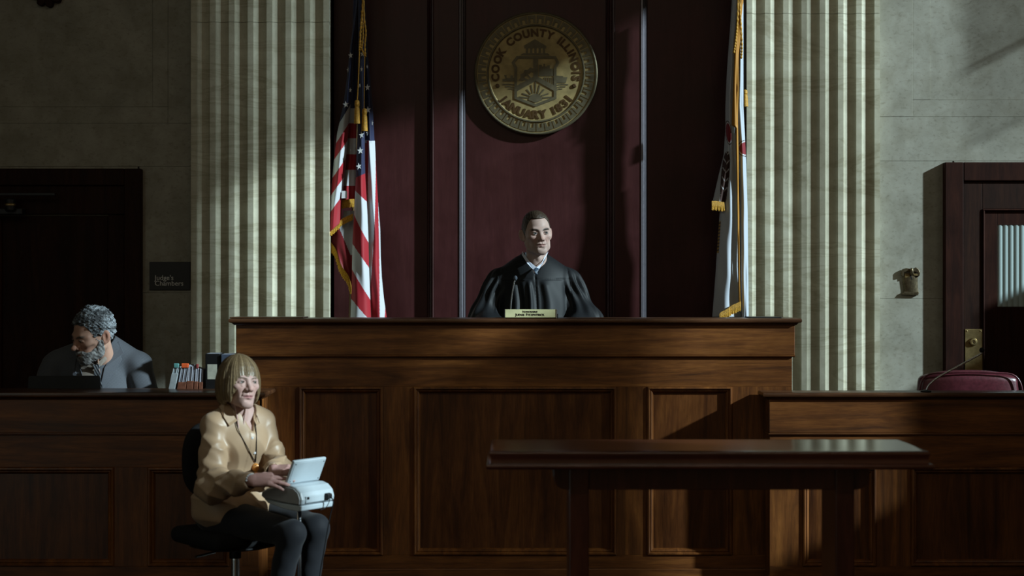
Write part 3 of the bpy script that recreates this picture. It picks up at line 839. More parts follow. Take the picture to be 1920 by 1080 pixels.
# ------------------------------------------------------------------ implicit-surface modelling of bodies and clothes
class Field:
    def __init__(s, lo, hi, h):
        s.lo = np.array(lo, float); s.h = h
        n = np.ceil((np.array(hi)-s.lo)/h).astype(int)+1
        s.x = (s.lo[0]+h*np.arange(n[0], dtype=np.float32)).astype(np.float32)[:, None, None]
        s.y = (s.lo[1]+h*np.arange(n[1], dtype=np.float32)).astype(np.float32)[None, :, None]
        s.z = (s.lo[2]+h*np.arange(n[2], dtype=np.float32)).astype(np.float32)[None, None, :]
        s.n = n
        s.d = np.full(n, 1.0, np.float32)
    def full(s): return (np.broadcast_to(s.x, s.n), np.broadcast_to(s.y, s.n), np.broadcast_to(s.z, s.n))
    # primitives (distance arrays)
    def ell(s, c, r, R=None):
        x, y, z = s.x-c[0], s.y-c[1], s.z-c[2]
        if R is not None:
            Ri = np.array(R, np.float32).T
            x, y, z = (Ri[0,0]*x+Ri[0,1]*y+Ri[0,2]*z, Ri[1,0]*x+Ri[1,1]*y+Ri[1,2]*z, Ri[2,0]*x+Ri[2,1]*y+Ri[2,2]*z)
        k0 = np.sqrt((x/r[0])**2+(y/r[1])**2+(z/r[2])**2)
        k1 = np.sqrt((x/r[0]**2)**2+(y/r[1]**2)**2+(z/r[2]**2)**2)+1e-9
        return k0*(k0-1)/k1
    def cap(s, a, b, ra, rb=None):
        rb = ra if rb is None else rb
        a = np.array(a, float); b = np.array(b, float); ba = b-a; L2 = float(ba@ba)+1e-12
        px, py, pz = s.x-a[0], s.y-a[1], s.z-a[2]
        t = np.clip((px*ba[0]+py*ba[1]+pz*ba[2])/L2, 0, 1)
        return np.sqrt((px-t*ba[0])**2+(py-t*ba[1])**2+(pz-t*ba[2])**2)-(ra+(rb-ra)*t)
    def chain(s, pts, rs, k=0.0):
        d = None
        for i in range(len(pts)-1):
            c = s.cap(pts[i], pts[i+1], rs[i], rs[i+1])
            d = c if d is None else (smin(d, c, k) if k else np.minimum(d, c))
        return d
    def box(s, c, hs, r, R=None):
        x, y, z = s.x-c[0], s.y-c[1], s.z-c[2]
        if R is not None:
            Ri = np.array(R, np.float32).T
            x, y, z = (Ri[0,0]*x+Ri[0,1]*y+Ri[0,2]*z, Ri[1,0]*x+Ri[1,1]*y+Ri[1,2]*z, Ri[2,0]*x+Ri[2,1]*y+Ri[2,2]*z)
        qx, qy, qz = np.abs(x)-hs[0]+r, np.abs(y)-hs[1]+r, np.abs(z)-hs[2]+r
        return np.sqrt(np.maximum(qx,0)**2+np.maximum(qy,0)**2+np.maximum(qz,0)**2)+np.minimum(np.maximum(qx,np.maximum(qy,qz)),0)-r
    def add(s, d, k=0.0): s.d = smin(s.d, d, k) if k else np.minimum(s.d, d)
    def sub(s, d, k=0.0): s.d = -smin(-s.d, d, k) if k else np.maximum(s.d, -d)
    def cut(s, d, k=0.0): s.d = -smin(-s.d, -d, k) if k else np.maximum(s.d, d)

def smin(a, b, k):
    h = np.maximum(k-np.abs(a-b), 0)/k
    return np.minimum(a, b)-h*h*k*0.25

def wob(x, y, z, f, seed=0, n=5):
    """cheap smooth noise: sums of sines"""
    r = np.random.RandomState(seed)
    o = 0
    for i in range(n):
        v = r.normal(size=3)*f*(0.6+0.25*(i % 5)); p = r.rand()*6.28
        o = o + np.sin(v[0]*x+v[1]*y+v[2]*z+p)/(1+0.3*(i % 5))
    return o*0.35*math.sqrt(5/n)

def nets(F):
    """surface nets: field -> (verts, quads)"""
    d = F.d; n = d.shape
    ins = d < 0
    c = np.zeros((n[0]-1, n[1]-1, n[2]-1), np.uint8)
    for i in (0, 1):
        for j in (0, 1):
            for k in (0, 1):
                c += ins[i:n[0]-1+i, j:n[1]-1+j, k:n[2]-1+k]
    act = (c > 0) & (c < 8)
    idx = np.argwhere(act)
    ids = np.full(act.shape, -1, np.int64); ids[act] = np.arange(len(idx))
    vs = np.zeros((len(idx), 3)); cnt = np.zeros(len(idx))
    cor = [(i, j, k) for i in (0, 1) for j in (0, 1) for k in (0, 1)]
    vals = {q: d[idx[:,0]+q[0], idx[:,1]+q[1], idx[:,2]+q[2]] for q in cor}
    for a in cor:
        for ax in range(3):
            if a[ax]: continue
            b = list(a); b[ax] = 1; b = tuple(b)
            va, vb = vals[a], vals[b]
            m = (va < 0) != (vb < 0)
            t = va[m]/(va[m]-vb[m])
            p = np.tile(np.array(a, float), (m.sum(), 1)); p[:, ax] = t
            vs[m] += p; cnt[m] += 1
    vs = (vs/cnt[:, None]+idx)*F.h+F.lo
    quads = []
    for ax in range(3):
        o = [q for q in range(3) if q != ax]
        sl = [slice(1, -1)]*3; sl[ax] = slice(0, -1)
        s2 = list(sl); s2[ax] = slice(1, None)
        A, Bm = ins[tuple(sl)], ins[tuple(s2)]
        e = np.argwhere(A != Bm)
        if not len(e): continue
        e2 = e.copy(); e2[:, o[0]] += 1; e2[:, o[1]] += 1
        flip = A[tuple(e.T)]
        def at(p, q):
            r = e2.copy(); r[:, o[0]] -= p; r[:, o[1]] -= q
            return ids[tuple(r.T)]
        q = np.stack([at(0,0), at(1,0), at(1,1), at(0,1)], 1)
        f = flip if ax != 1 else ~flip
        q[~f] = q[~f][:, ::-1]
        quads.append(q)
    quads = np.concatenate(quads)
    quads = quads[(quads >= 0).all(1)]
    return vs, quads

def mesh_from(name, parts, colour=None):
    """parts: [(verts Nx3, quads, colours Nx3 or None)] -> one mesh"""
    V, Q, Cc, off = [], [], [], 0
    for v, q, c in parts:
        V.append(v); Q.append(q+off); off += len(v)
        Cc.append(c if c is not None else np.ones((len(v), 3)))
    V = np.concatenate(V); Q = np.concatenate(Q); Cc = np.concatenate(Cc)
    me = bpy.data.meshes.new(name)
    me.vertices.add(len(V)); me.vertices.foreach_set('co', V.astype(np.float32).ravel())
    me.loops.add(Q.size); me.loops.foreach_set('vertex_index', Q.astype(np.int32).ravel())
    me.polygons.add(len(Q))
    me.polygons.foreach_set('loop_start', (np.arange(len(Q))*4).astype(np.int32))
    me.polygons.foreach_set('loop_total', np.full(len(Q), 4, np.int32))
    me.update(calc_edges=True)
    me.polygons.foreach_set('use_smooth', [True]*len(me.polygons))
    a = me.attributes.new('Col', 'FLOAT_COLOR', 'POINT')
    a.data.foreach_set('color', np.concatenate([Cc, np.ones((len(Cc), 1))], 1).astype(np.float32).ravel())
    me.validate()
    return me

def field_obj(name, F, m, parent, colour=None, xf=None, label=None):
    v, q = nets(F)
    c = colour(v) if callable(colour) else (np.tile(np.array(colour), (len(v), 1)) if colour is not None else None)
    if xf is not None: v = v @ np.array(xf.to_3x3()).T + np.array(xf.translation)
    o = obj(name, mesh_from(name, [(v, q, c)]), m, parent)
    if label: o['label'] = label
    return o

def lerp(a, b, t):
    t = np.clip(t, 0, 1)[:, None]
    return np.array(a)*(1-t)+np.array(b)*t

# ------------------------------------------------------------------ heads. Local frame: chin bottom at z=0, crown at .23, face towards -Y
def head_field(h=0.0022, jaw=1.0, fem=0.0, old=0.0, open_=0.0, neck=True, nose=1.0, down=(0, 0.12, -1), nl=0.20):
    F = Field((-0.10, -0.125, -0.14), (0.10, 0.125, 0.245), h)
    F.d = F.ell((0, 0.012, 0.142), (0.074, 0.094, 0.087))
    F.add(F.ell((0, -0.034, 0.083), (0.055, 0.055, 0.072)), 0.035)
    jx = 0.050*jaw
    for s in (-1, 1):
        F.add(F.chain([(s*jx, 0.004, 0.060), (s*jx*0.92, -0.016, 0.036), (s*0.016, -0.070, 0.013)], [0.018, 0.017, 0.014]), 0.028)
        F.add(F.ell((s*0.042, -0.058, 0.094), (0.022, 0.022, 0.017)), 0.024)
    F.add(F.ell((0, -0.072, 0.018), (0.022*jaw, 0.018, 0.017)), 0.02)
    F.add(F.ell((0, -0.055, 0.055), (0.036, 0.034, 0.030)), 0.025)
    # brow
    for s in (-1, 1):
        F.add(F.chain([(s*0.010, -0.082, 0.127), (s*0.034, -0.077, 0.132), (s*0.052, -0.058, 0.126)], [0.009, 0.009-0.002*fem, 0.008]), 0.018)
        F.sub(F.ell((s*0.031, -0.097, 0.113), (0.0185, 0.018, 0.0125)), 0.014)
    # nose
    F.add(F.chain([(0, -0.081, 0.122), (0, -0.092, 0.104), (0, -0.106*nose, 0.083)], [0.0075, 0.0085, 0.0115]), 0.012)
    for s in (-1, 1):
        F.add(F.ell((s*0.0125, -0.094, 0.0795), (0.0085, 0.011, 0.0080)), 0.008)
        F.sub(F.ell((s*0.0065, -0.104, 0.0722), (0.0040, 0.0055, 0.0035)), 0.003)
    # eyelids over the eyeball
    for s in (-1, 1):
        F.add(F.ell((s*0.031, -0.0745, 0.1135), (0.0150, 0.0135, 0.0120)), 0.006)
        F.add(F.chain([(s*0.0170, -0.0835, 0.1135), (s*0.025, -0.0895, 0.1178), (s*0.034, -0.0893, 0.1182), (s*0.045, -0.0800, 0.1130)], [0.0022, 0.0034, 0.0034, 0.0022]), 0.004)
        F.add(F.chain([(s*0.0175, -0.083, 0.1115), (s*0.031, -0.0872, 0.1078), (s*0.044, -0.079, 0.1110)], [0.0018, 0.0024, 0.0018]), 0.004)
        if old: F.add(F.chain([(s*0.018, -0.083, 0.105), (s*0.031, -0.085, 0.0985), (s*0.045, -0.076, 0.104)], [0.002, 0.0032, 0.002]), 0.006)
    for s in (-1, 1):      # almond opening of the lids
        F.sub(F.ell((s*0.031, -0.0945, 0.1134), (0.0122, 0.0140, 0.0044)), 0.0015)
    # lips
    F.add(F.chain([(-0.023, -0.0805, 0.0500), (-0.006, -0.0915, 0.0545), (0.006, -0.0915, 0.0545), (0.023, -0.0805, 0.0500)], [0.0025, 0.0047, 0.0047, 0.0025]), 0.006)
    F.add(F.chain([(-0.020, -0.0810, 0.0480), (0, -0.0900, 0.0425), (0.020, -0.0810, 0.0480)], [0.003, 0.0062, 0.003]), 0.006)
    F.sub(F.chain([(-0.025, -0.0830, 0.0492), (0, -0.0965, 0.0490), (0.025, -0.0830, 0.0492)], [0.0016, 0.0024, 0.0016]), 0.005)
    F.sub(F.ell((0, -0.092, 0.0315), (0.016, 0.006, 0.005)), 0.008)
    F.sub(F.ell((0, -0.097, 0.064), (0.0028, 0.005, 0.007)), 0.004)
    for s in (-1, 1):      # nasolabial fold, hollow of the cheek
        F.sub(F.chain([(s*0.021, -0.0900, 0.080), (s*0.030, -0.0835, 0.064), (s*0.031, -0.0775, 0.050)], [0.0008+0.0010*old, 0.0009+0.0012*old, 0.0003]), 0.008)
        F.sub(F.ell((s*0.064, -0.052, 0.063), (0.010, 0.018, 0.020)), 0.016)
    # ears
    for s in (-1, 1):
        Rm = Matrix.Rotation(s*math.radians(-34), 3, 'Z') @ Matrix.Rotation(math.radians(-10), 3, 'X')
        F.add(F.ell((s*0.081, 0.020, 0.108), (0.0065, 0.019, 0.032), Rm), 0.006)
        F.add(F.ell((s*0.074, 0.010, 0.084), (0.0065, 0.010, 0.011), Rm), 0.005)
        F.sub(F.ell((s*0.0865, 0.011, 0.110), (0.0085, 0.0105, 0.021), Rm), 0.004)
    if neck:
        rn = 0.056-0.010*fem
        dn = Vector(down).normalized(); p0 = Vector((0, 0.020, 0.060))
        F.add(F.chain([tuple(p0), tuple(p0+dn*0.08), tuple(p0+dn*nl)], [rn*0.95, rn, rn*1.12]), 0.018)
        if not fem: F.add(F.ell(tuple(p0+dn*0.082+Vector((0, -rn+0.006, 0))), (0.010, 0.010, 0.014)), 0.014)
        if old:
            for s in (-1, 1):
                F.add(F.cap((s*0.028, -0.018, 0.010), (s*0.010, -0.022, -0.10), 0.0040), 0.010)
    return F

def skin_colour(base, lip, brow, brow_w=1.0, blush=(0.50, 0.25, 0.19), stubble=None, noise_amp=0.06):
    def f(v):
        x, y, z = v.T
        c = np.tile(np.array(base, float), (len(v), 1))
        ax = np.abs(x)
        front = np.clip((-y-0.02)/0.03, 0, 1)
        # warmer cheeks, nose and ears
        g = np.exp(-((ax-0.036)**2/0.018**2+(z-0.082)**2/0.02**2))*front*0.45 + np.exp(-(ax**2/0.012**2+(z-0.082)**2/0.014**2))*front*0.5
        g = g + (ax > 0.077)*0.5
        c = c*(1-g[:, None])+np.array(blush)*g[:, None]
        if stubble is not None:
            g = np.exp(-np.clip(z-0.045, 0, 1)**2/0.014**2)*np.clip((-y+0.01)/0.02, 0, 1)*np.clip((z+0.008)/0.01, 0, 1)*0.30
            c = c*(1-g[:, None])+np.array(stubble)*g[:, None]
        # lips
        zl = 0.0488-0.10*ax*ax/0.02
        g = np.exp(-((z-0.0488)/0.0080)**4)*np.exp(-(ax/0.0225)**6)*(y < -0.077)
        c = c*(1-g[:, None])+np.array(lip)*g[:, None]
        g = np.exp(-((z-0.0490)/0.0016)**2)*np.exp(-(ax/0.025)**6)*(y < -0.076)*0.75
        c = c*(1-g[:, None])+np.array(lip)*0.25*g[:, None]
        # brows
        zb = 0.1278+0.006*np.sin(np.clip((ax-0.012)/0.04, 0, 1)*PI*0.8)
        g = np.exp(-((z-zb)/(0.0042*brow_w))**4)*np.exp(-((ax-0.031)/0.0215)**6)*(y < -0.05)*0.97
        c = c*(1-g[:, None])+np.array(brow)*g[:, None]
        # dark lash line and lid shadow in the skin tone
        g = np.exp(-((z-(0.1172+0.0035*np.cos((ax-0.031)/0.014*1.4)))/0.0016)**2)*np.exp(-((ax-0.031)/0.0145)**6)*(y < -0.07)*0.8
        c = c*(1-g[:, None])+np.array(brow)*0.5*g[:, None]
        n = wob(x, y, z, 160, 3)*noise_amp
        return np.clip(c*(1+n[:, None]), 0, 1)
    return f

def add_eyes(parent, xf, iris, look=(0, 0)):
    """eyeballs: small spheres with iris and pupil in their own colour"""
    for s in (-1, 1):
        c = Vector((s*0.031, -0.0762, 0.1132)); r = 0.0131
        bm = B()
        bmesh.ops.create_uvsphere(bm, u_segments=28, v_segments=20, radius=r)
        bmesh.ops.rotate(bm, verts=bm.verts, matrix=Matrix.Rotation(PI/2, 3, 'X'))
        me = bpy.data.meshes.new('eye'); bm.to_mesh(me); bm.free()
        v = np.zeros(len(me.vertices)*3); me.vertices.foreach_get('co', v); v = v.reshape(-1, 3)
        g = Vector((math.sin(look[0]), -math.cos(look[0])*math.cos(look[1]), math.sin(look[1])))
        ang = np.arccos(np.clip(v @ np.array(g)/r, -1, 1))
        col = np.tile(np.array([0.40, 0.38, 0.37]), (len(v), 1))
        col[ang < 0.58] = iris
        col[ang < 0.24] = (0.01, 0.01, 0.01)
        a = me.attributes.new('Col', 'FLOAT_COLOR', 'POINT')
        a.data.foreach_set('color', np.concatenate([col, np.ones((len(v), 1))], 1).ravel())
        me.polygons.foreach_set('use_smooth', [True]*len(me.polygons))
        me.transform(xf @ Matrix.Translation(c))
        obj('eye', me, MAT['eye'], parent)

MAT['eye'] = attr_mat('eye', 0.12, 0.5)
MAT['skin'] = attr_mat('skin', 0.55, 0.25, 0.08, 420, 0.08)
MAT['cloth'] = attr_mat('woven_cloth', 0.75, 0.25, 0.12, 500, 0, 0.1, var=0.12)
MAT['silk'] = attr_mat('satin_blouse', 0.42, 0.4, 0.03, 300, 0, 0.1)
MAT['robe'] = attr_mat('judge_robe_cloth', 0.58, 0.24, 0.05, 400)
MAT['hair_short'] = attr_mat('short_hair', 0.5, 0.4, 0.55, 260, nscale=(1, 1, 0.35), var=0.5)
MAT['hair_curly'] = attr_mat('curly_hair', 0.55, 0.4, 0.7, 150, var=0.6)
MAT['hair_bob'] = attr_mat('bob_hair', 0.42, 0.4, 0.35, 300, nscale=(1, 1, 0.10), var=0.5)

def euler(yaw, pitch, roll):
    """yaw>0 turns the face to picture right, pitch>0 nods down, roll>0 tips the crown to picture right"""
    return Matrix.Rotation(yaw, 4, 'Z') @ Matrix.Rotation(pitch, 4, 'X') @ Matrix.Rotation(roll, 4, 'Y')
def world_down(xf, back=0.12):
    return xf.to_3x3().normalized().inverted() @ Vector((0, back, -1))
def head_matrix(pivot, yaw, pitch, roll, scale=1.0):
    """pivot = world place of the local point (0, .02, .06), the top of the neck"""
    return Matrix.Translation(Vector(pivot)) @ euler(yaw, pitch, roll) @ Matrix.Scale(scale, 4) @ Matrix.Translation(Vector((0, -0.02, -0.06)))

# ------------------------------------------------------------------ hands. Built in world space: chain of joints per finger
def hand_parts(wrist, fwd, up, side, curl=0.5, h=0.0022, L=0.175, spread=0.10, colour=(0.5, 0.31, 0.25), arm=None):
    """fwd: wrist to knuckles, up: back of the hand, side: +1 thumb lies towards up x fwd"""
    fwd = Vector(fwd).normalized(); up = Vector(up); up = (up-fwd*up.dot(fwd)).normalized(); lat = up.cross(fwd)*side
    W = Vector(wrist)
    k = L/0.18
    def pt(f, l, u): return W+(fwd*f+lat*l+up*u)*k
    names = []
    pts_all = [tuple(W)]
    chains = []
    for i, (l, ln, s0) in enumerate(((0.027, 0.078, 0.084), (0.009, 0.088, 0.088), (-0.009, 0.081, 0.084), (-0.026, 0.064, 0.076))):
        base = pt(s0, l, 0.002)
        a = spread*(1.3-i)*0.7
        p = base; d = fwd*math.cos(a)+lat*math.sin(a); pts = [pt(0.03, l*0.6, 0.001), base+up*0.002]; r = [0.0105*k, 0.0098*k]
        ang = curl*(0.45+0.05*i)
        for j, seg in enumerate((0.45, 0.31, 0.24)):
            dd = d*math.cos(ang)-up*math.sin(ang)
            p = p+dd*ln*seg*k; pts.append(p); r.append((0.0085, 0.0076, 0.0066)[j]*k*(0.9 if i == 3 else 1))
            ang += curl*(0.75, 0.55, 0)[j]
        chains.append((pts, r)); pts_all += [tuple(q) for q in pts]
    th = [pt(0.018, 0.018, -0.006), pt(0.050, 0.042, -0.014), pt(0.082, 0.050, -0.022), pt(0.105, 0.044, -0.030)]
    chains.append((th, [0.013*k, 0.0115*k, 0.0095*k, 0.0075*k])); pts_all += [tuple(q) for q in th]
    A = np.array(pts_all)
    back = W-(Vector(arm).normalized() if arm is not None else fwd)*0.05
    A = np.vstack([A, np.array(back)[None]])
    F = Field(A.min(0)-0.03, A.max(0)+0.03, h)
    F.add(F.cap(back, W, 0.022, 0.0205))
    Rm = np.array([list(fwd), list(lat), list(up)]).T
    F.add(F.box(pt(0.046, 0.001, -0.001), (0.040*k, 0.035*k, 0.0125*k), 0.012*k, Rm), 0.018)
    for pts, r in chains: F.add(F.chain([tuple(p) for p in pts], r, 0.003), 0.0045)
    v, q = nets(F)
    c = np.tile(np.array(colour), (len(v), 1))
    c *= (1+wob(*v.T, 150, 5)*0.08)[:, None]
    # nails
    for pts, r in chains:
        e = np.array(pts[-1])+np.array(up)*r[-1]*0.7
        g = np.exp(-(np.linalg.norm(v-e, axis=1)/0.0060)**4)*0.5
        c = c*(1-g[:, None])+np.array((0.62, 0.42, 0.37))*g[:, None]
    return v, q, c
# ================================================================== the judge
def hairline(y, pts): return np.interp(y, [p[0] for p in pts], [p[1] for p in pts])

JX, JY = PX(1001, 8.72), 8.72
judge = thing('person', 'man in a black judge robe seated behind the tall bench looking to the right', 'person', (JX, JY, 0.55))
# --- body (skin): head, neck and the trunk under the robe, arms, hands
jm = head_matrix((PX(1006, 8.70), 8.70, PZ(456, 8.70)), math.radians(13), math.radians(1), math.radians(-4), 1.0)
jskin = (0.43, 0.305, 0.265)
F = head_field(jaw=1.05, down=world_down(jm))
v, q = nets(F)
c = skin_colour(jskin, (0.33, 0.18, 0.16), (0.022, 0.014, 0.010), 1.5, blush=(0.40, 0.20, 0.165), stubble=(0.30, 0.22, 0.195))(v)
# low side-parted hairline comes from the hair mesh, not here
v = v @ np.array(jm.to_3x3()).T + np.array(jm.translation)
parts = [(v, q, c)]
zsh = 1.605
def jbody(F, g=0.0):
    """trunk and arms under the clothes; g = growth"""
    x, y, z = JX, JY, 0
    F.add(F.ell((x, y+0.03, 1.42), (0.175+g, 0.115+g, 0.24+g)), 0.02)
    F.add(F.chain([(x-0.15, y+0.04, 1.55), (x, y+0.045, 1.585), (x+0.15, y+0.04, 1.55)], [0.052+g, 0.070+g, 0.052+g]), 0.06)
    F.add(F.ell((x, y+0.02, 1.15), (0.165+g, 0.125+g, 0.18+g)), 0.06)
    for s in (-1, 1):
        F.add(F.chain([(x+s*0.185, y+0.035, 1.53), (x+s*0.255, y-0.02, 1.295)], [0.046+g, 0.042+g]), 0.04)
        F.add(F.chain([(x+s*0.255, y-0.02, 1.295), (x+s*0.15, y-0.235, 1.25)], [0.045+g, 0.032+g]), 0.03)
F = Field((JX-0.36, JY-0.33, 0.98), (JX+0.36, JY+0.22, 1.70), 0.012)
jbody(F)
v, q = nets(F); parts.append((v, q, np.tile(jskin, (len(v), 1))))
for s in (-1, 1):
    parts.append(hand_parts((JX+s*0.15, JY-0.225, 1.245), (-s*0.95, -0.30, -0.10), (0, 0, 1), s*-1, 0.5, h=0.003, colour=jskin))
# the legs down to the raised floor
F = Field((JX-0.25, JY-0.55, 0.55), (JX+0.25, JY+0.2, 1.15), 0.014)
for s in (-1, 1):
    F.add(F.chain([(JX+s*0.09, JY+0.02, 1.06), (JX+s*0.11, JY-0.40, 1.03), (JX+s*0.11, JY-0.36, 0.63)], [0.085, 0.06, 0.045]))
    F.add(F.chain([(JX+s*0.11, JY-0.34, 0.60), (JX+s*0.11, JY-0.48, 0.585)], [0.045, 0.032]), 0.03)
v, q = nets(F); parts.append((v, q, np.tile((0.03, 0.03, 0.035), (len(v), 1))))
obj('body', mesh_from('body', parts), MAT['skin'], judge)
add_eyes(judge, jm, (0.05, 0.062, 0.066), (0.20, 0.02))

# --- hair: short, brushed back, receding at the temples
F = Field((-0.10, -0.12, 0.04), (0.10, 0.13, 0.26), 0.0022)
X, Y, Z = F.full()
F.d = F.ell((0, 0.014, 0.143), (0.0765, 0.0975, 0.0905))
top = np.clip((Z-0.17)/0.05, 0, 1)
F.d = F.d - 0.005*top - 0.0035*np.exp(-((X+0.01)**2/0.03**2+(Y+0.06)**2/0.03**2))
F.d = F.d + 0.0004*np.sin(X*700+np.sin(Y*90)*2.0+np.sin(X*90)*3)*np.clip((Z-0.15)/0.03, 0, 1) + 0.0008*wob(X, Y, Z, 300, 8)
hl = hairline(Y, [(-0.11, 0.197), (-0.082, 0.194), (-0.062, 0.190), (-0.050, 0.182), (-0.042, 0.165), (-0.036, 0.140), (-0.024, 0.118), (-0.012, 0.092), (0.000, 0.092), (0.006, 0.118), (0.030, 0.122), (0.040, 0.085), (0.06, 0.066), (0.12, 0.052)])
hl = hl + 0.010*np.exp(-(np.abs(X)-0.040)**2/0.014**2)*(Y < -0.045)
F.cut((hl-Z)*0.7, 0.006)
def judge_hair(v):
    g = np.clip((v[:, 2]-0.10)/0.07, 0, 1)
    base = lerp((0.050, 0.036, 0.026), (0.050, 0.032, 0.020), g)
    return base*(1+0.14*np.sin(v[:, 0]*600+v[:, 1]*60)+0.2*wob(*v.T, 260, 19))[:, None]
field_obj('hair', F, MAT['hair_short'], judge, judge_hair, jm, 'short brown hair brushed back')

# --- robe
F = Field((JX-0.42, JY-0.36, 1.0), (JX+0.42, JY+0.24, 1.74), 0.0048)
X, Y, Z = F.full()
x, y = JX, JY
F.d = F.ell((x, y+0.03, 1.43), (0.205, 0.145, 0.25))
F.add(F.chain([(x-0.165, y+0.045, 1.545), (x-0.06, y+0.05, 1.608), (x+0.06, y+0.05, 1.608), (x+0.165, y+0.045, 1.550)], [0.070, 0.078, 0.078, 0.070]), 0.05)
F.add(F.ell((x, y-0.01, 1.24), (0.215, 0.16, 0.26)), 0.06)
F.add(F.cap((x, y+0.035, 1.62), (x+0.004, y+0.045, 1.668), 0.078, 0.070), 0.03)
# gathered folds below the yoke
yoke = 1.556
fd = np.clip((yoke-Z)/0.03, 0, 1)*np.clip((-(Y-y)+0.06)/0.08, 0, 1)
ph = (X-x)*52+np.sin(Z*16+1.0)*0.6+np.sin((X-x)*23+0.6)*1.1
F.d = F.d + fd*(0.0095*np.sin(ph)*np.clip(0.55+(yoke-Z)*3, 0, 1.3)+0.004*np.sin(ph*2.3+1))
F.d = F.d + 0.0035*np.exp(-((Z-yoke-0.002)/0.0035)**2)*(Y < y)           # yoke seam
# sleeves: wide, gathered at the shoulder, falling to the desk
for s in (-1, 1):
    A = np.array((x+s*0.190, y+0.045, 1.548)); Bp = np.array((x+s*0.272, y-0.01, 1.315)); Cp = np.array((x+s*0.235, y-0.20, 1.262))
    d1 = F.cap(A, Bp, 0.070, 0.088); d2 = F.cap(Bp, Cp, 0.088, 0.105)
    ds = smin(d1, d2, 0.06)
    ba = Bp-A; L = np.linalg.norm(ba); u = ba/L
    t = (X-A[0])*u[0]+(Y-A[1])*u[1]+(Z-A[2])*u[2]
    nx = np.cross(u, (0, 1, 0)); nx /= np.linalg.norm(nx); ny = np.cross(u, nx)
    th = np.arctan2((X-A[0])*nx[0]+(Y-A[1])*nx[1]+(Z-A[2])*nx[2], (X-A[0])*ny[0]+(Y-A[1])*ny[1]+(Z-A[2])*ny[2])
    gather = np.exp(-((t-0.045)/0.065)**2)*0.0085+0.0045*np.clip(t/0.2, 0, 1)
    ds = ds+gather*np.sin(th*11+np.sin(t*26+s)*1.0)+0.008*np.sin((t*24-th*1.6)+s)*np.clip((t-0.10)/0.1, 0, 1)
    F.add(ds, 0.022)
    seam = (X-x)*s-0.190-(1.56-Z)*0.14
    F.d = F.d + 0.0035*np.exp(-(seam/0.0035)**2)*np.clip((Z-1.36)/0.05, 0, 1)*np.clip((y+0.03-Y)/0.03, 0, 1)
# centre closing with a long fold, flat fields
F.d = F.d + 0.006*np.exp(-((X-x-0.006-0.010*np.sin((1.56-Z)*9))/0.005)**2)*np.clip((1.585-Z)/0.02, 0, 1)*(Y < y)
# neck opening: V in front
vx = np.abs(X-(x+0.008))
vv = (Z-1.580)*0.60-vx*1.0
F.sub(np.maximum(-vv*0.8, (Y-(y+0.01))), 0.006)
F.sub(F.cap((x+0.004, y+0.012, 1.58), (x+0.004, y+0.03, 1.74), 0.062, 0.066), 0.008)
F.cut(1.01-Z)
field_obj('robe', F, MAT['robe'], judge, (0.0095, 0.0105, 0.0125))

# shirt collar, tie
F = Field((JX-0.11, JY-0.15, 1.54), (JX+0.11, JY+0.13, 1.70), 0.0026)
X, Y, Z = F.full()
ax, ay = x+0.006, y+0.012
F.d = np.abs(F.cap((ax, ay+0.02, 1.55), (ax, ay+0.034, 1.672), 0.066, 0.0635))-0.003
F.cut(Z-(1.652+0.25*(Y-ay-0.02)))
F.cut(1.56-Z)
vx = np.abs(X-ax)
F.sub(np.maximum(-((Z-1.590)*0.8-vx), Y-ay), 0.002)
def check(v):
    c = np.tile(np.array((0.66, 0.70, 0.80)), (len(v), 1))
    m = ((np.mod(v[:, 0], 0.013) < 0.003) | (np.mod(v[:, 2]+v[:, 1], 0.013) < 0.003))
    c[m] *= (0.72, 0.74, 0.84)
    return c
sc_ = field_obj('shirt_collar', F, MAT['cloth'], judge, check, None, 'pale blue checked shirt collar')
def leaf(name, pts, m, parent, thick=0.003, label=None):
    """thin cloth leaf: pts = world points of its outline, curved slightly, extruded away from the viewer"""
    bm = B()
    add_rings(bm, [[Vector(p) for p in pts], [Vector(p)+Vector((0, thick, 0)) for p in pts]])
    return obj(name, bm, m, parent, bevel=0.0012, seg=1, label=label)
def Zm(X_, Y_, D): return P(840+X_/5.647, 400+Y_/5.647, D)
mshirt = plain('pale_blue_shirt', (0.62, 0.67, 0.80), 0.75, 0.2, 0, 0.06, 220)
for pts in ([(788, 400, 8.72), (782, 440, 8.690), (838, 528, 8.632), (905, 600, 8.600), (938, 572, 8.606), (868, 516, 8.640), (812, 440, 8.684)],
            [(1062, 405, 8.72), (1048, 440, 8.690), (1020, 510, 8.640), (962, 596, 8.600), (934, 574, 8.606), (990, 530, 8.636), (1032, 440, 8.684)]):
    leaf('collar_leaf', [Zm(*p) for p in pts], mshirt, judge)
leaf('tie', [Zm(902, 596, 8.600), Zm(934, 570, 8.604), Zm(968, 588, 8.600), Zm(958, 622, 8.588), Zm(950, 648, 8.590), Zm(926, 648, 8.590), Zm(920, 622, 8.588)], plain('dark_blue_tie', (0.045, 0.075, 0.12), 0.5), judge, 0.010, 'dark blue tie')

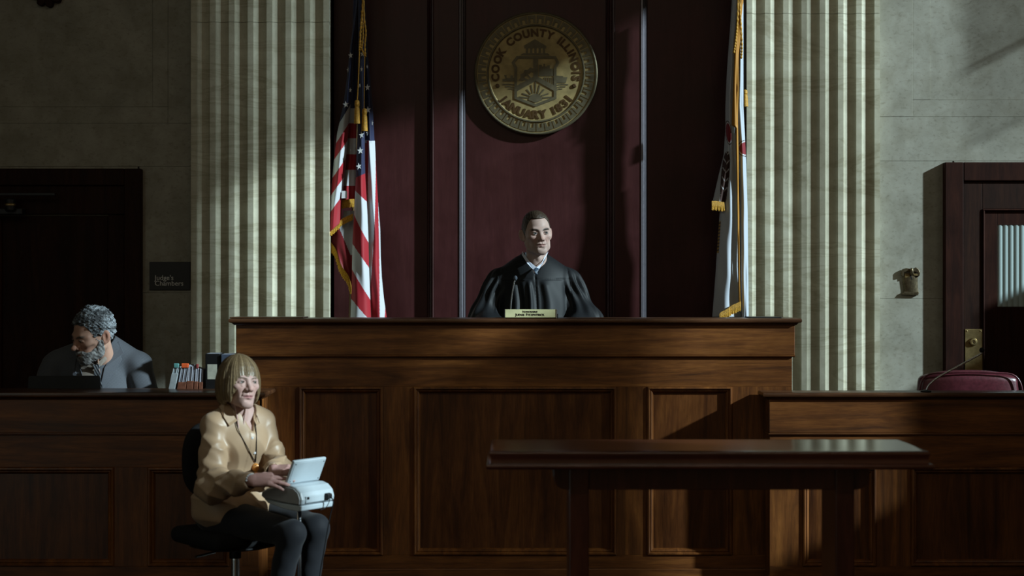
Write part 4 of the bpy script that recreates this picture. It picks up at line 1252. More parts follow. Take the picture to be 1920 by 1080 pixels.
# judge's chair is hidden by him; gooseneck microphone on the bench
ym = 8.36
mic = thing('microphone', 'thin gooseneck microphone standing on the judge bench in front of the robe', 'microphone', (PX(958, ym), ym, 1.20))
pts = bez([(PX(957, ym), ym, 1.20), (PX(957.5, ym), ym, PZ(585, ym)), (PX(960, ym), ym, PZ(555, ym)), (PX(964, ym), ym, PZ(532, ym)), (PX(966, ym), ym, PZ(524, ym))], 20)
obj('stalk', tube(pts, 0.0036, 10), MAT['chrome'], mic, smooth=True)
obj('base', lathe([(0.035, 0), (0.035, 0.01), (0.02, 0.018), (0.006, 0.024)], (PX(957, ym), ym, 1.20), 'z', 24), MAT['black_plastic'], mic)
mt = Vector((PX(966.5, ym), ym, PZ(521.5, ym)))
bm = B(); bmesh.ops.create_uvsphere(bm, u_segments=14, v_segments=10, radius=1, matrix=Matrix.Translation(mt) @ Matrix.Diagonal((0.0105, 0.0105, 0.0135, 1)))
obj('foam_cap', bm, plain('foam', (0.10, 0.12, 0.15), 0.9, 0.2, 0, 0.3, 400, 0.4), mic, smooth=True)
# ================================================================== the clerk behind the left desk
from mathutils.bvhtree import BVHTree
def caster(me):
    t = BVHTree.FromPolygons([v.co[:] for v in me.vertices], [p.vertices[:] for p in me.polygons])
    o = Vector((0, 0, EYE))
    def hit(px, py, off=0.0, D0=8.0):
        d = (P(px, py, 1.0)-o).normalized()
        h = t.ray_cast(o, d)
        p = h[0] if h[0] is not None else P(px, py, D0)
        return p-d*off
    return hit

KX, KY = PX(181, 8.30), 8.30
clerk = thing('person', 'bearded grey haired man in a grey suit looking down behind the left desk', 'person', (KX, KY, 0))
kh = head_matrix((PX(186, 8.20), 8.20, PZ(646, 8.20)), math.radians(-46), math.radians(17), math.radians(5), 1.10)
kskin = (0.46, 0.27, 0.20)
F = head_field(jaw=1.15, old=0.8, nose=1.05, down=world_down(kh, 0.85), nl=0.15)
v, q = nets(F)
c = skin_colour(kskin, (0.36, 0.16, 0.13), (0.09, 0.08, 0.075), 1.3, blush=(0.50, 0.22, 0.16))(v)
v = v @ np.array(kh.to_3x3()).T + np.array(kh.translation)
kparts = [(v, q, c)]
F = Field((KX-0.38, KY-0.36, 0.50), (KX+0.38, KY+0.24, 1.26), 0.013)
F.add(F.ell((KX, KY+0.03, 0.98), (0.19, 0.13, 0.22))); F.add(F.ell((KX, KY+0.04, 0.68), (0.19, 0.15, 0.20)), 0.05)
F.add(F.chain([(KX-0.16, KY+0.02, 1.12), (KX, KY+0.01, 1.15), (KX+0.17, KY+0.02, 1.11)], [0.06, 0.07, 0.06]), 0.05)
for s in (-1, 1):
    F.add(F.chain([(KX+s*0.20, KY+0.0, 1.10), (KX+s*0.27, KY-0.06, 0.90), (KX+s*0.15, KY-0.13, 0.885)], [0.05, 0.042, 0.03]), 0.03)
v, q = nets(F); kparts.append((v, q, np.tile(kskin, (len(v), 1))))
for s in (-1, 1):
    kparts.append(hand_parts((KX+s*0.14, KY-0.13, 0.882), (-s*0.95, -0.2, -0.15), (0, 0, 1), s*-1, 0.5, h=0.003, L=0.12, colour=kskin))
F = Field((KX-0.25, KY-0.52, 0.0), (KX+0.25, KY+0.2, 0.66), 0.014)
for s in (-1, 1):
    F.add(F.chain([(KX+s*0.10, KY+0.02, 0.56), (KX+s*0.12, KY-0.18, 0.54), (KX+s*0.12, KY-0.10, 0.09)], [0.09, 0.065, 0.048]))
    F.add(F.chain([(KX+s*0.12, KY-0.10, 0.05), (KX+s*0.12, KY-0.22, 0.04)], [0.045, 0.032]), 0.03)
v, q = nets(F); kparts.append((v, q, np.tile((0.03, 0.03, 0.035), (len(v), 1))))
obj('body', mesh_from('body', kparts), MAT['skin'], clerk)
add_eyes(clerk, kh, (0.07, 0.045, 0.03), (0.0, -0.35))

# curly grey hair
F = Field((-0.115, -0.125, 0.03), (0.115, 0.14, 0.275), 0.0026)
X, Y, Z = F.full()
F.d = F.ell((0, 0.016, 0.146), (0.080, 0.102, 0.098))
F.d = F.d - 0.004*np.clip((Z-0.16)/0.04, 0, 1)
F.d = F.d - 0.0075*wob(X, Y, Z, 230, 21, 11) - 0.0035*wob(X, Y, Z, 430, 22, 11)
hl = hairline(Y, [(-0.12, 0.190), (-0.080, 0.186), (-0.055, 0.178), (-0.045, 0.150), (-0.036, 0.120), (-0.020, 0.080), (-0.004, 0.080), (0.002, 0.125), (0.034, 0.128), (0.045, 0.080), (0.07, 0.058), (0.14, 0.040)])
F.cut((hl+0.006*wob(X, Y, Z, 180, 4)-Z)*0.75, 0.006)
def kcol(v):
    t = wob(*v.T, 260, 31, 11)*0.9+0.36+0.35*np.clip((0.16-v[:, 2])/0.05, -0.6, 1)
    return lerp((0.050, 0.054, 0.060), (0.40, 0.44, 0.48), t)
field_obj('hair', F, MAT['hair_curly'], clerk, kcol, kh, 'short curly grey hair')
# beard and moustache
F = head_field(h=0.0026, jaw=1.15, old=0.8, nose=1.05, neck=False)
X, Y, Z = F.full()
F.d = F.d - 0.0055 - 0.0026*wob(X, Y, Z, 330, 41, 11)
lim = np.interp(Y, [-0.125, -0.085, -0.075, -0.055, -0.030, -0.012, 0.000, 0.01], [0.066, 0.066, 0.056, 0.056, 0.072, 0.098, 0.100, 0.02])
F.cut((Z-lim)*0.8, 0.006)
F.sub(F.ell((0, -0.098, 0.047), (0.020, 0.016, 0.0060)), 0.005)
F.cut(Y-0.002, 0.006)
F.cut(-0.012-Z, 0.004)
def bcol(v):
    t = 0.62+wob(*v.T, 300, 33)*0.7-0.5*np.exp(-((v[:, 2]-0.035)/0.012)**2)*(np.abs(v[:, 0]) < 0.016)
    return lerp((0.07, 0.068, 0.068), (0.50, 0.50, 0.50), t)
field_obj('beard', F, MAT['hair_curly'], clerk, bcol, kh, 'short grey beard and moustache')

# jacket
F = Field((KX-0.42, KY-0.40, 0.80), (KX+0.42, KY+0.26, 1.30), 0.005)
X, Y, Z = F.full()
x, y = KX, KY
F.d = F.ell((x, y+0.03, 0.98), (0.215, 0.155, 0.235))
F.add(F.chain([(x-0.185, y+0.02, 1.125), (x-0.05, y+0.03, 1.185), (x+0.07, y+0.03, 1.195), (x+0.195, y+0.02, 1.115)], [0.070, 0.068, 0.068, 0.070]), 0.05)
F.add(F.chain([(x+0.012, y+0.03, 1.14), (x+0.016, y+0.035, 1.212)], [0.088, 0.082]), 0.02)
F.add(F.ell((x, y+0.0, 0.84), (0.22, 0.17, 0.2)), 0.06)
for s in (-1, 1):
    A = (x+s*0.215, y+0.01, 1.105); Bp = (x+s*0.285, y-0.05, 0.90); Cp = (x+s*0.17, y-0.125, 0.895)
    ds = smin(F.cap(A, Bp, 0.074, 0.066), F.cap(Bp, Cp, 0.066, 0.050), 0.05)
    ds = ds+0.004*wob(X, Y, Z, 42, 50+s)+0.003*np.sin((Z*38+X*20*s))*np.clip((1.06-Z)/0.06, 0, 1)
    F.add(ds, 0.02)
F.d = F.d+0.0035*wob(X, Y, Z, 24, 55)
# front opening (V down to the button) with the lapels left standing
cxv = x-0.012
vx = np.abs(X-cxv)
vv = (Z-0.945)*0.30-vx
F.sub(np.maximum(-vv*0.85, Y-(y-0.02)), 0.006)
F.sub(F.cap((x+0.012, y-0.005, 1.13), (x+0.016, y+0.01, 1.32), 0.070, 0.078), 0.008)
F.cut(0.83-Z)
def jac(v):
    return np.tile((0.085, 0.092, 0.108), (len(v), 1))*(1+0.12*np.sin(v[:, 0]*900)*np.sin(v[:, 2]*900))[:, None]
jo = field_obj('jacket', F, MAT['cloth'], clerk, jac, None, 'grey suit jacket')
hitj = caster(jo.data)
# shirt front and tie
F = Field((KX-0.16, KY-0.24, 0.80), (KX+0.16, KY+0.16, 1.26), 0.004)
F.d = F.ell((x, y+0.03, 0.98), (0.198, 0.140, 0.228))
F.add(F.chain([(x-0.16, y+0.02, 1.12), (x, y+0.01, 1.15), (x+0.17, y+0.02, 1.11)], [0.066, 0.076, 0.066]), 0.05)
F.add(F.cap((x+0.012, y-0.02, 1.12), (x+0.018, y-0.035, 1.180), 0.078, 0.071), 0.02)
F.cut(F.box((x, y-0.05, 1.0), (0.135, 0.19, 0.26), 0.01))
field_obj('shirt', F, MAT['cloth'], clerk, (0.23, 0.195, 0.165), None, 'brownish shirt')
mj = plain('grey_suit_lapel', (0.088, 0.095, 0.112), 0.75, 0.25, 0, 0.12, 300)
def lap(pts, off): return [hitj(a, b, off, 8.22) for a, b in pts]
leaf('lapel', lap([(206, 645), (222, 640), (232, 662), (226, 668), (229, 674), (212, 700), (192, 732), (187, 730), (196, 690)], 0.008), mj, clerk, 0.004)
leaf('lapel', lap([(150, 662), (143, 668), (133, 690), (139, 694), (136, 702), (160, 732), (166, 731), (158, 700)], 0.008), mj, clerk, 0.004)
msh = plain('brown_shirt_collar', (0.24, 0.205, 0.175), 0.75, 0.2, 0, 0.06, 220)
ky = 8.195
leaf('collar_leaf', [P(207, 655, ky+0.02), P(199, 676, ky), P(188, 687, ky-0.02), P(181, 681, ky-0.025), P(196, 668, ky-0.01)], msh, clerk)
leaf('collar_leaf', [P(158, 672, ky+0.0), P(163, 688, ky-0.02), P(176, 691, ky-0.03), P(178, 684, ky-0.03)], msh, clerk)
tm, tnt, tbs = new_mat('striped_tie', 0.5, 0.4)
wv = node(tnt, 'ShaderNodeTexWave'); wv.inputs['Scale'].default_value = 26; wv.inputs['Distortion'].default_value = 1.5
tnt.links.new(coords(tnt, (1, 1, 1), (0, 0, 0), (0, 0.6, 0)), wv.inputs['Vector'])
tnt.links.new(ramp(tnt, wv.outputs['Fac'], [(0.55, (0.02, 0.022, 0.03)), (0.72, (0.17, 0.19, 0.21))]), tbs.inputs['Base Color'])
leaf('tie', [P(174, 684, 8.155), P(187, 684, 8.155), P(186, 693, 8.145), P(193, 733, 8.12), P(190, 760, 8.12), P(172, 760, 8.12), P(172, 733, 8.12), P(177, 693, 8.145)], tm, clerk, 0.006)

# laptop
lt = thing('laptop', 'black laptop seen from behind standing open on the left desk', 'laptop', (PX(122, 8.02), 8.02, 0.82))
z1 = PZ(705, 8.02)
bm = B()
l0, l1 = PX(50, 8.0), PX(194, 8.0)
a0, a1 = PX(55, 8.03), PX(188, 8.03)
add_rings(bm, [[(l0, 7.985, 0.832), (l1, 7.985, 0.832), (l1, 7.993, 0.832), (l0, 7.993, 0.832)], [(a0, 8.018, z1-0.006), (a1, 8.018, z1-0.004), (a1, 8.026, z1-0.004), (a0, 8.026, z1-0.006)], [(a0+0.006, 8.019, z1), (a1-0.006, 8.019, z1+0.002), (a1-0.006, 8.026, z1+0.002), (a0+0.006, 8.026, z1)]])
obj('screen_lid', bm, MAT['black_plastic'], lt)
obj('keyboard_base', bx(l0, l1, 7.985, 8.11, 0.82, 0.833), MAT['black_plastic'], lt, bevel=0.003)

# ------------------------------------------------------------------ files and binders at the right end of the desk
DF = 8.00
def skewed(xb0, xb1, xt0, xt1, z0, z1_, y0, y1, m, name, parent):
    bm = B()
    add_rings(bm, [[(xb0, y0, z0), (xb1, y0, z0), (xb1, y1, z0), (xb0, y1, z0)], [(xt0, y0, z1_), (xt1, y0, z1_), (xt1, y1, z1_), (xt0, y1, z1_)]])
    return obj(name, bm, m, parent, bevel=0.002, seg=1)
tabm = {k: plain('index_tab_'+k, c_, 0.6) for k, c_ in dict(orange=(0.85, 0.13, 0.03), teal=(0.12, 0.34, 0.33), red=(0.30, 0.05, 0.05)).items()}
MAT['folder_white'] = plain('pale_folder', (0.42, 0.47, 0.50), 0.8, 0.2, 0, 0.1, 80)
def filebox(label, pxs, ptop, pk, lean, tab=None, paper='paper', group=None):
    """card wallet with papers standing out of it; pxs = photo x range at the ledge line"""
    root = thing('file_folder', label, 'folder', (PX((pxs[0]+pxs[1])/2, DF), DF+0.05, 0.82))
    g = 0.0008
    x0, x1 = PX(pxs[0], DF)+g, PX(pxs[1], DF)-g
    zt_, zk = PZ(ptop, DF), PZ(pk, DF)
    zv = PZ(733, DF)
    def xs(z): s_ = lean*(z-zv); return (x0+s_, x1+s_)
    b0, b1 = xs(0.82); k0, k1 = xs(zk)
    skewed(b0, b1, k0, k1, 0.82, zk, DF-0.02, DF+0.10, MAT['kraft'] if paper == 'paper' else MAT['folder_white'], 'wallet', root)
    n = max(1, int((x1-x0)/0.008))
    for i in range(n):
        t0, t1 = i/n, (i+0.86)/n
        zz = zt_-0.006*((i*37) % 3)/2
        c0_, c1_ = xs(zz)
        w_ = (x1-x0)
        skewed(b0+w_*t0+0.001, b0+w_*t1, c0_+w_*t0+0.001, c0_+w_*t1, 0.83, zz, DF-0.012+0.003*(i % 2), DF+0.09, MAT[paper], 'paper_stack', root)
    if tab:
        c0_, c1_ = xs(zt_)
        obj('index_tab', bx(c0_+0.004, c1_-0.004, DF-0.016, DF+0.0, zt_-0.004, zt_+0.018), tabm[tab], root, bevel=0.003, label=tab+' index tab')
filebox('pale grey file leaning at the left end of the file row on the left desk', (316, 329), 688, 700, 0.20, 'teal', 'folder_white')
filebox('brown wallet of papers with an orange tab, beside the leaning pale file', (332, 349), 688, 716, 0.16, 'orange')
filebox('brown wallet with papers bulging out in the middle of the file row', (350, 363), 684, 714, 0.08)
filebox('brown wallet of blue white papers with a dark red tab', (364, 372), 689, 715, 0.06, 'red')
filebox('last thin brown wallet of papers, touching the black binder', (373, 381), 691, 716, 0.04)
def binder(label, px0, px1, ptop, m, lab, y0):
    root = thing('ring_binder', label, 'binder', (PX((px0+px1)/2, DF), y0, 0.82))
    x0, x1 = PX(px0, DF)+0.001, PX(px1, DF)-0.001
    z1_ = PZ(ptop, DF)
    obj('cover', bx(x0, x1, y0, y0+0.14, 0.82, z1_), m, root, bevel=0.003)
    obj('pages', bx(x0+0.006, x1-0.006, y0+0.01, y0+0.135, z1_-0.004, z1_+0.001), MAT['paper'], root)
    if lab: obj('spine_label', bx(PX(lab[0], y0), PX(lab[1], y0), y0-0.0015, y0+0.001, PZ(lab[3], y0), PZ(lab[2], y0)), MAT['label_paper'], root, label='plain pale paper label')
MAT['label_paper'] = plain('label_paper', (0.46, 0.46, 0.38), 0.8)
binder('black ring binder with a pale spine label on the left desk', 386, 414, 663, MAT['black_plastic'], (389, 407, 683, 711), DF-0.02)
binder('dark blue ring binder standing behind the seated woman\'s head', 416, 441, 664, plain('binder_blue', (0.055, 0.075, 0.12), 0.5), None, DF-0.03)
# ================================================================== the court reporter, her chair and machine
def rot2(a): return (Vector((math.sin(a), -math.cos(a), 0)), Vector((math.cos(a), math.sin(a), 0)))
Ft, Lt = rot2(math.radians(40))        # trunk: forward, her left
F2, L2 = rot2(math.radians(53))        # legs and machine
H = Vector((-1.225, 6.95, 0.55))
N = Vector((-1.168, 6.875, 0.985))
rep = thing('person', 'woman with a light brown bob in a tan satin blouse typing on a white machine', 'person', (H.x, H.y, 0))
rskin = (0.45, 0.295, 0.26)
rh = head_matrix((PX(445, 6.83), 6.83, PZ(739, 6.83)), math.radians(37), math.radians(-3), math.radians(3), 0.94)
F = head_field(jaw=0.92, fem=0.8, old=1.0, nose=1.0, down=world_down(rh, 0.2))
v, q = nets(F)
c = skin_colour(rskin, (0.36, 0.16, 0.16), (0.10, 0.075, 0.05), 0.7, blush=(0.50, 0.27, 0.23))(v)
v = v @ np.array(rh.to_3x3()).T + np.array(rh.translation)
rparts = [(v, q, c)]
shR, shL = N-Lt*0.128+Vector((0, 0, -0.060)), N+Lt*0.110+Vector((0, 0, -0.054))
elR, elL = Vector((-1.258, 6.705, 0.680)), Vector((-1.005, 6.870, 0.735))
wrR, wrL = Vector((-1.078, 6.565, 0.717)), Vector((-1.000, 6.705, 0.742))
RT = np.array([[Lt.x, -Ft.x, 0], [Lt.y, -Ft.y, 0], [0, 0, 1]])      # local (left, back, up) -> world
def trunk(F, g, k=0.05):
    F.add(F.ell(tuple(H+Vector((0, 0, 0.03))+Ft*0.005), (0.155+g, 0.125+g, 0.125+g), RT))
    F.add(F.ell((-1.200, 6.915, 0.76), (0.128+g, 0.098+g, 0.20+g), RT), k)
    F.add(F.ell(tuple(Vector((-1.180, 6.89, 0.855))+Ft*0.035), (0.120+g, 0.078+g, 0.085+g), RT), k)
    F.add(F.chain([tuple(shR), tuple(N+Vector((0, 0, -0.012))), tuple(shL)], [0.044+g, 0.050+g, 0.044+g]), k)
F = Field((-1.5, 6.45, 0.38), (-0.85, 7.2, 1.06), 0.011)
trunk(F, 0)
F.add(F.chain([tuple(shR), tuple(elR), tuple(wrR)], [0.040, 0.034, 0.024]), 0.02)
F.add(F.chain([tuple(shL), tuple(elL), tuple(wrL)], [0.040, 0.034, 0.024]), 0.02)
v, q = nets(F); rparts.append((v, q, np.tile(rskin, (len(v), 1))))
hskin = (0.46, 0.27, 0.245)
rparts.append(hand_parts(wrR+Vector((0.006, -0.008, 0.006)), (0.97, -0.02, 0.02), (0.02, -0.62, 0.78), 1, 0.26, L=0.182, colour=hskin, spread=0.22, arm=wrR-elR))
rparts.append(hand_parts(wrL+Vector((0.0, 0.0, 0.012)), (0.86, -0.50, 0.0), (0.0, -0.40, 0.90), -1, 0.48, L=0.152, colour=hskin, spread=0.18, arm=wrL-elL))
obj('body', mesh_from('body', rparts), MAT['skin'], rep)
add_eyes(rep, rh, (0.10, 0.08, 0.06), (0.12, 0.05))

# bob with a fringe
F = Field((-0.13, -0.135, -0.005), (0.13, 0.155, 0.265), 0.0026)
X, Y, Z = F.full()
Rz = np.interp(Z, [0.005, 0.02, 0.04, 0.07, 0.10, 0.13, 0.16, 0.185, 0.205, 0.222, 0.234, 0.241, 0.246], [0.070, 0.081, 0.090, 0.0965, 0.0985, 0.0975, 0.092, 0.083, 0.072, 0.057, 0.040, 0.024, 0.0])
rho = np.sqrt(X**2+((Y-0.018)/1.13)**2)
F.d = np.maximum((rho-Rz)*0.80, Z-0.246)
th = np.arctan2(X, -(Y-0.01))
zb = 0.016+0.005*np.sin(th*9)+0.003*np.sin(th*23+1)+0.012*np.cos(th)
F.cut(zb-Z, 0.008)
stn = np.sin(th*46+np.sin(Z*40)*1.2)+0.6*np.sin(th*83+2+Z*30)
F.d = F.d+0.0005*stn*np.clip((0.235-Z)/0.05, 0, 1)+0.0014*np.sin(th*11+np.sin(Z*25)*1.0+np.sin(th*5)*2)*np.clip((0.23-Z)/0.05, 0, 1)
# the face opening
zf = 0.131+0.0045*np.sin(X*260+1)+0.003*np.sin(X*520)-0.5*np.clip(np.abs(X)-0.030, 0, 1)
wx = 0.050+0.004*np.sin(Z*120)-0.10*np.clip(0.09-Z, 0, 1)*0
op = np.maximum(np.maximum(np.abs(X)-wx, Z-zf), Y+0.020)
F.sub(op, 0.006)
F.sub(np.maximum(np.maximum(np.abs(X)-0.060, Z-0.06), Y-0.055), 0.008)     # room for neck and jaw
def rcol(v):
    t_ = np.arctan2(v[:, 0], -(v[:, 1]-0.01))
    s_ = 0.42+0.25*wob(t_, v[:, 2]*0.3, t_*0, 60, 9)+0.20*np.sin(t_*31+np.sin(v[:, 2]*30)+np.sin(t_*7)*3)+0.22*np.sin(t_*71+1+np.sin(t_*13)*2)
    return lerp((0.070, 0.042, 0.020), (0.31, 0.22, 0.12), s_)
field_obj('hair', F, MAT['hair_bob'], rep, rcol, rh, 'light brown bob with a fringe')

# blouse
F = Field((-1.50, 6.45, 0.42), (-0.84, 7.2, 1.07), 0.0045)
X, Y, Z = F.full()
trunk(F, 0.013, 0.05)
f_ = (X-H.x)*Ft.x+(Y-H.y)*Ft.y; l_ = (X-H.x)*Lt.x+(Y-H.y)*Lt.y
# loose hem over the hips and lap
F.add(F.ell(tuple(H+Ft*0.05+Vector((0, 0, 0.015))), (0.185, 0.165, 0.105), RT), 0.06)
F.d = F.d+0.012*(np.abs(np.sin(Z*36+l_*14+np.sin(l_*14)*1.2))**0.8-0.55)*np.exp(-((Z-0.60)/0.08)**2)
F.d = F.d+0.008*(np.abs(np.sin(l_*24+Z*7+np.sin(Z*14)*1.0))**0.8-0.55)*np.exp(-((Z-0.76)/0.12)**2)+0.0035*wob(X, Y, Z, 30, 71)
def sleeve(A, E_, W_, r0, r1, r2, seed):
    ds = smin(F.cap(A, E_, r0, r1), F.cap(E_, W_, r1*1.02, r2), 0.035)
    a = np.array(E_)-np.array(A); L_ = np.linalg.norm(a); u = a/L_
    t = (X-A[0])*u[0]+(Y-A[1])*u[1]+(Z-A[2])*u[2]
    b = np.array(W_)-np.array(E_); Lb = np.linalg.norm(b); ub = b/Lb
    tb = (X-E_[0])*ub[0]+(Y-E_[1])*ub[1]+(Z-E_[2])*ub[2]
    ds = ds+0.014*(np.abs(np.sin((t*30+X*20-Y*16)+seed))**0.8-0.55)*np.clip((t-0.03)/0.06, 0, 1)*np.exp(-((t-L_)/0.12)**2)
    ds = ds+0.012*(np.abs(np.sin((tb*26+Z*34)+seed*2))**0.8-0.55)*np.exp(-((tb-Lb*0.40)/0.10)**2)
    ds = ds+0.007*(np.abs(np.sin(t*9+(X-Y)*34+seed))**0.8-0.6)*np.clip(t/0.06, 0, 1)*np.clip((L_-t)/0.1, 0, 1)
    ds = ds+0.006*wob(X, Y, Z, 34, seed)
    return ds
F.add(sleeve(tuple(shR), tuple(elR), tuple(wrR-Vector((0.016, -0.012, 0.003))), 0.050, 0.066, 0.044, 81), 0.020)
F.add(sleeve(tuple(shL), tuple(elL), tuple(wrL-Vector((-0.002, -0.02, 0.002))), 0.046, 0.050, 0.041, 85), 0.018)
# cuffs
for Wp, Ep in ((wrR, elR), (wrL, elL)):
    d = (Wp-Ep).normalized()
    F.add(F.cap(tuple(Wp-d*0.030), tuple(Wp-d*0.004), 0.036, 0.037), 0.008)
    F.sub(F.cap(tuple(Wp-d*0.002), tuple(Wp+d*0.05), 0.029, 0.034), 0.004)
# neckline: V at the front
fn = (X-N.x)*Ft.x+(Y-N.y)*Ft.y; ln = (X-N.x)*Lt.x+(Y-N.y)*Lt.y-0.006
vv = (Z-0.895)*0.46-np.abs(ln)
F.sub(np.maximum(-vv*0.9, 0.01-fn), 0.005)
F.sub(F.cap(tuple(N+Vector((0, 0, -0.01))+Ft*0.012), tuple(N+Vector((0, 0, 0.10))+Ft*0.02), 0.052, 0.058), 0.006)
# button placket as a raised band, then the hem
F.d = F.d-0.0016*(np.clip(1-np.abs(ln+0.004)/0.016, 0, 1) > 0.05)*(fn > 0)*(Z < 0.90)
F.cut(0.452-Z+0.10*np.clip(l_+0.02, -0.2, 0.3)*0+0.03*np.sin(l_*9)*0.3, 0.004)
blouse = field_obj('blouse', F, MAT['silk'], rep, (0.37, 0.25, 0.155), None, 'tan satin blouse')
hitb = caster(blouse.data)
msilk = plain('tan_satin', (0.37, 0.25, 0.155), 0.36, 0.45, 0, 0.06, 90)
def q2(pts, off=0.008): return [hitb(340+a/2.4545, 640+b/2.4545, off, 6.80) for a, b in pts]
leaf('collar_leaf', q2([(196, 268), (172, 300), (196, 348), (222, 390), (262, 362), (300, 352), (250, 322), (218, 290)], 0.010), msilk, rep, 0.004)
leaf('collar_leaf', q2([(318, 300), (316, 330), (334, 362), (345, 386), (362, 378), (350, 345), (334, 312)], 0.010), msilk, rep, 0.004)
for a, b in ((326, 445), (337, 514)):
    p = hitb(340+a/2.4545, 640+b/2.4545, 0.001, 6.8)
    obj('button', lathe([(0.0055, 0.003), (0.0055, -0.001), (0.003, -0.002)], tuple(p), 'y', 12), MAT['white_star'], rep)

# trousers
F = Field((-1.48, 6.42, 0.05), (-0.70, 7.15, 0.68), 0.006)
X, Y, Z = F.full()
hipR, hipL = H-L2*0.085+Vector((0, 0, -0.01)), H+L2*0.085+Vector((0, 0, -0.01))
knR, knL = Vector((PX(547, 6.60), 6.60, 0.497)), Vector((PX(592, 6.74), 6.74, 0.500))
anR, anL = Vector((-0.985, 6.66, 0.10)), Vector((-0.87, 6.80, 0.10))
for a, b, c_ in ((hipR, knR, anR), (hipL, knL, anL)):
    F.add(F.chain([tuple(a), tuple(b)], [0.083, 0.056]), 0.03)
    m_ = b+(c_-b)*0.35-F2*0.012
    F.add(F.chain([tuple(b), tuple(m_), tuple(c_)], [0.056, 0.052, 0.037]), 0.02)
F.add(F.ell(tuple(H), (0.15, 0.13, 0.09), RT), 0.05)
F.d = F.d+0.0022*wob(X, Y, Z, 60, 91)
field_obj('trousers', F, MAT['cloth'], rep, (0.009, 0.010, 0.014), None, 'black trousers')
F = Field((-1.10, 6.40, 0.0), (-0.68, 6.90, 0.16), 0.006)
for a in (anR, anL):
    F.add(F.chain([tuple(a+Vector((0, 0, -0.03))), tuple(a+F2*0.05+Vector((0, 0, -0.055))), tuple(a+F2*0.16+Vector((0, 0, -0.068)))], [0.040, 0.038, 0.026]))
F.cut(0.004-F.z+0*F.x+0*F.y)
field_obj('shoes', F, MAT['cloth'], rep, (0.015, 0.015, 0.016), None, 'dark shoes')

# necklace: a cord with an amber coloured pendant
def cordpts(pp, off=0.004): return [hitb(340+a/2.4545, 640+b/2.4545, off, 6.78) for a, b in pp]
nk = obj('necklace_cord', tube(bez(cordpts([(250, 372), (268, 420), (300, 480), (326, 530), (341, 556)]), 24), 0.0018, 6), MAT['black_fabric'], rep)
obj('necklace_cord', tube(bez(cordpts([(340, 372), (345, 420), (346, 470), (345, 520), (342, 556)]), 24), 0.0018, 6), MAT['black_fabric'], rep)
pp_ = hitb(479.0, 876.5, 0.014, 6.75)
amber = plain('amber_pendant', (0.62, 0.26, 0.06), 0.2, 0.6, 0.2, 0.3, 90)
bm = B(); bmesh.ops.create_uvsphere(bm, u_segments=16, v_segments=12, radius=1, matrix=Matrix.Translation(pp_) @ Matrix.Diagonal((0.0165, 0.008, 0.0185, 1)))
obj('pendant', bm, amber, rep, smooth=True, label='amber coloured pendant')
bm = B(); bmesh.ops.create_uvsphere(bm, u_segments=12, v_segments=10, radius=1, matrix=Matrix.Translation(pp_+Vector((0.003, 0, -0.030))) @ Matrix.Diagonal((0.012, 0.007, 0.012, 1)))
obj('pendant', bm, amber, rep, smooth=True)
obj('pendant_ring', lathe([(0.006, -0.003), (0.009, 0), (0.006, 0.003), (0.004, 0)], (pp_.x, pp_.y-0.004, pp_.z+0.004), 'y', 16), MAT['chrome'], rep, label='silver inlay on the pendant')
# wrist watch / bracelet of beads on her right wrist
for k in range(9):
    a = PI*(0.05+0.9*k/8)
    d = (wrR-elR).normalized(); n1 = Vector((0, 0, 1))-d*d.z; n1.normalize(); n2 = d.cross(n1)
    p = wrR+d*0.014+(n1*math.sin(a)+n2*math.cos(a))*0.029
    bm = B(); bmesh.ops.create_icosphere(bm, subdivisions=1, radius=0.0052, matrix=Matrix.Translation(p))
    obj('bead', bm, MAT['white_star'], rep, smooth=True)

# ------------------------------------------------------------------ stenotype
C0 = Vector((PX(566, 6.50), 6.50, PZ(961, 6.50)))
st = thing('stenotype', 'white stenotype machine with raised screen on the seated woman\'s lap', 'machine', (C0.x-0.03, C0.y+0.14, 0))
WM_ = 0.195
def mp(l, w_, z): return C0-F2*l+L2*w_+Vector((0, 0, z))
def side_prism(prof, w0, w1, m, name, parent, bev=0.006):
    bm = B()
    add_rings(bm, [[mp(l, w0, z) for l, z in prof], [mp(l, w1, z) for l, z in prof]])
    return obj(name, bm, m, parent, bevel=bev, seg=3)
shell = [(0.004, 0.028), (0.0, 0.050), (0.010, 0.078), (0.035, 0.098), (0.065, 0.106), (0.115, 0.106), (0.15, 0.098), (0.205, 0.082), (0.232, 0.068), (0.236, 0.048), (0.22, 0.038), (0.10, 0.030)]
side_prism(shell, 0, WM_, MAT['machine'], 'upper_case', st, 0.008)
side_prism([(0.004, 0.026), (0.006, 0.004), (0.03, 0.0), (0.10, 0.004), (0.20, 0.022), (0.224, 0.038), (0.10, 0.028)], 0.003, WM_-0.003, MAT['machine'], 'lower_case', st, 0.005)
side_prism([(0.012, 0.030), (0.010, 0.052), (0.020, 0.076), (0.045, 0.093), (0.115, 0.100), (0.20, 0.078), (0.228, 0.064), (0.231, 0.050), (0.215, 0.042), (0.10, 0.033)], -0.0035, 0.004, MAT['machine_side'], 'side_plate', st, 0.003)
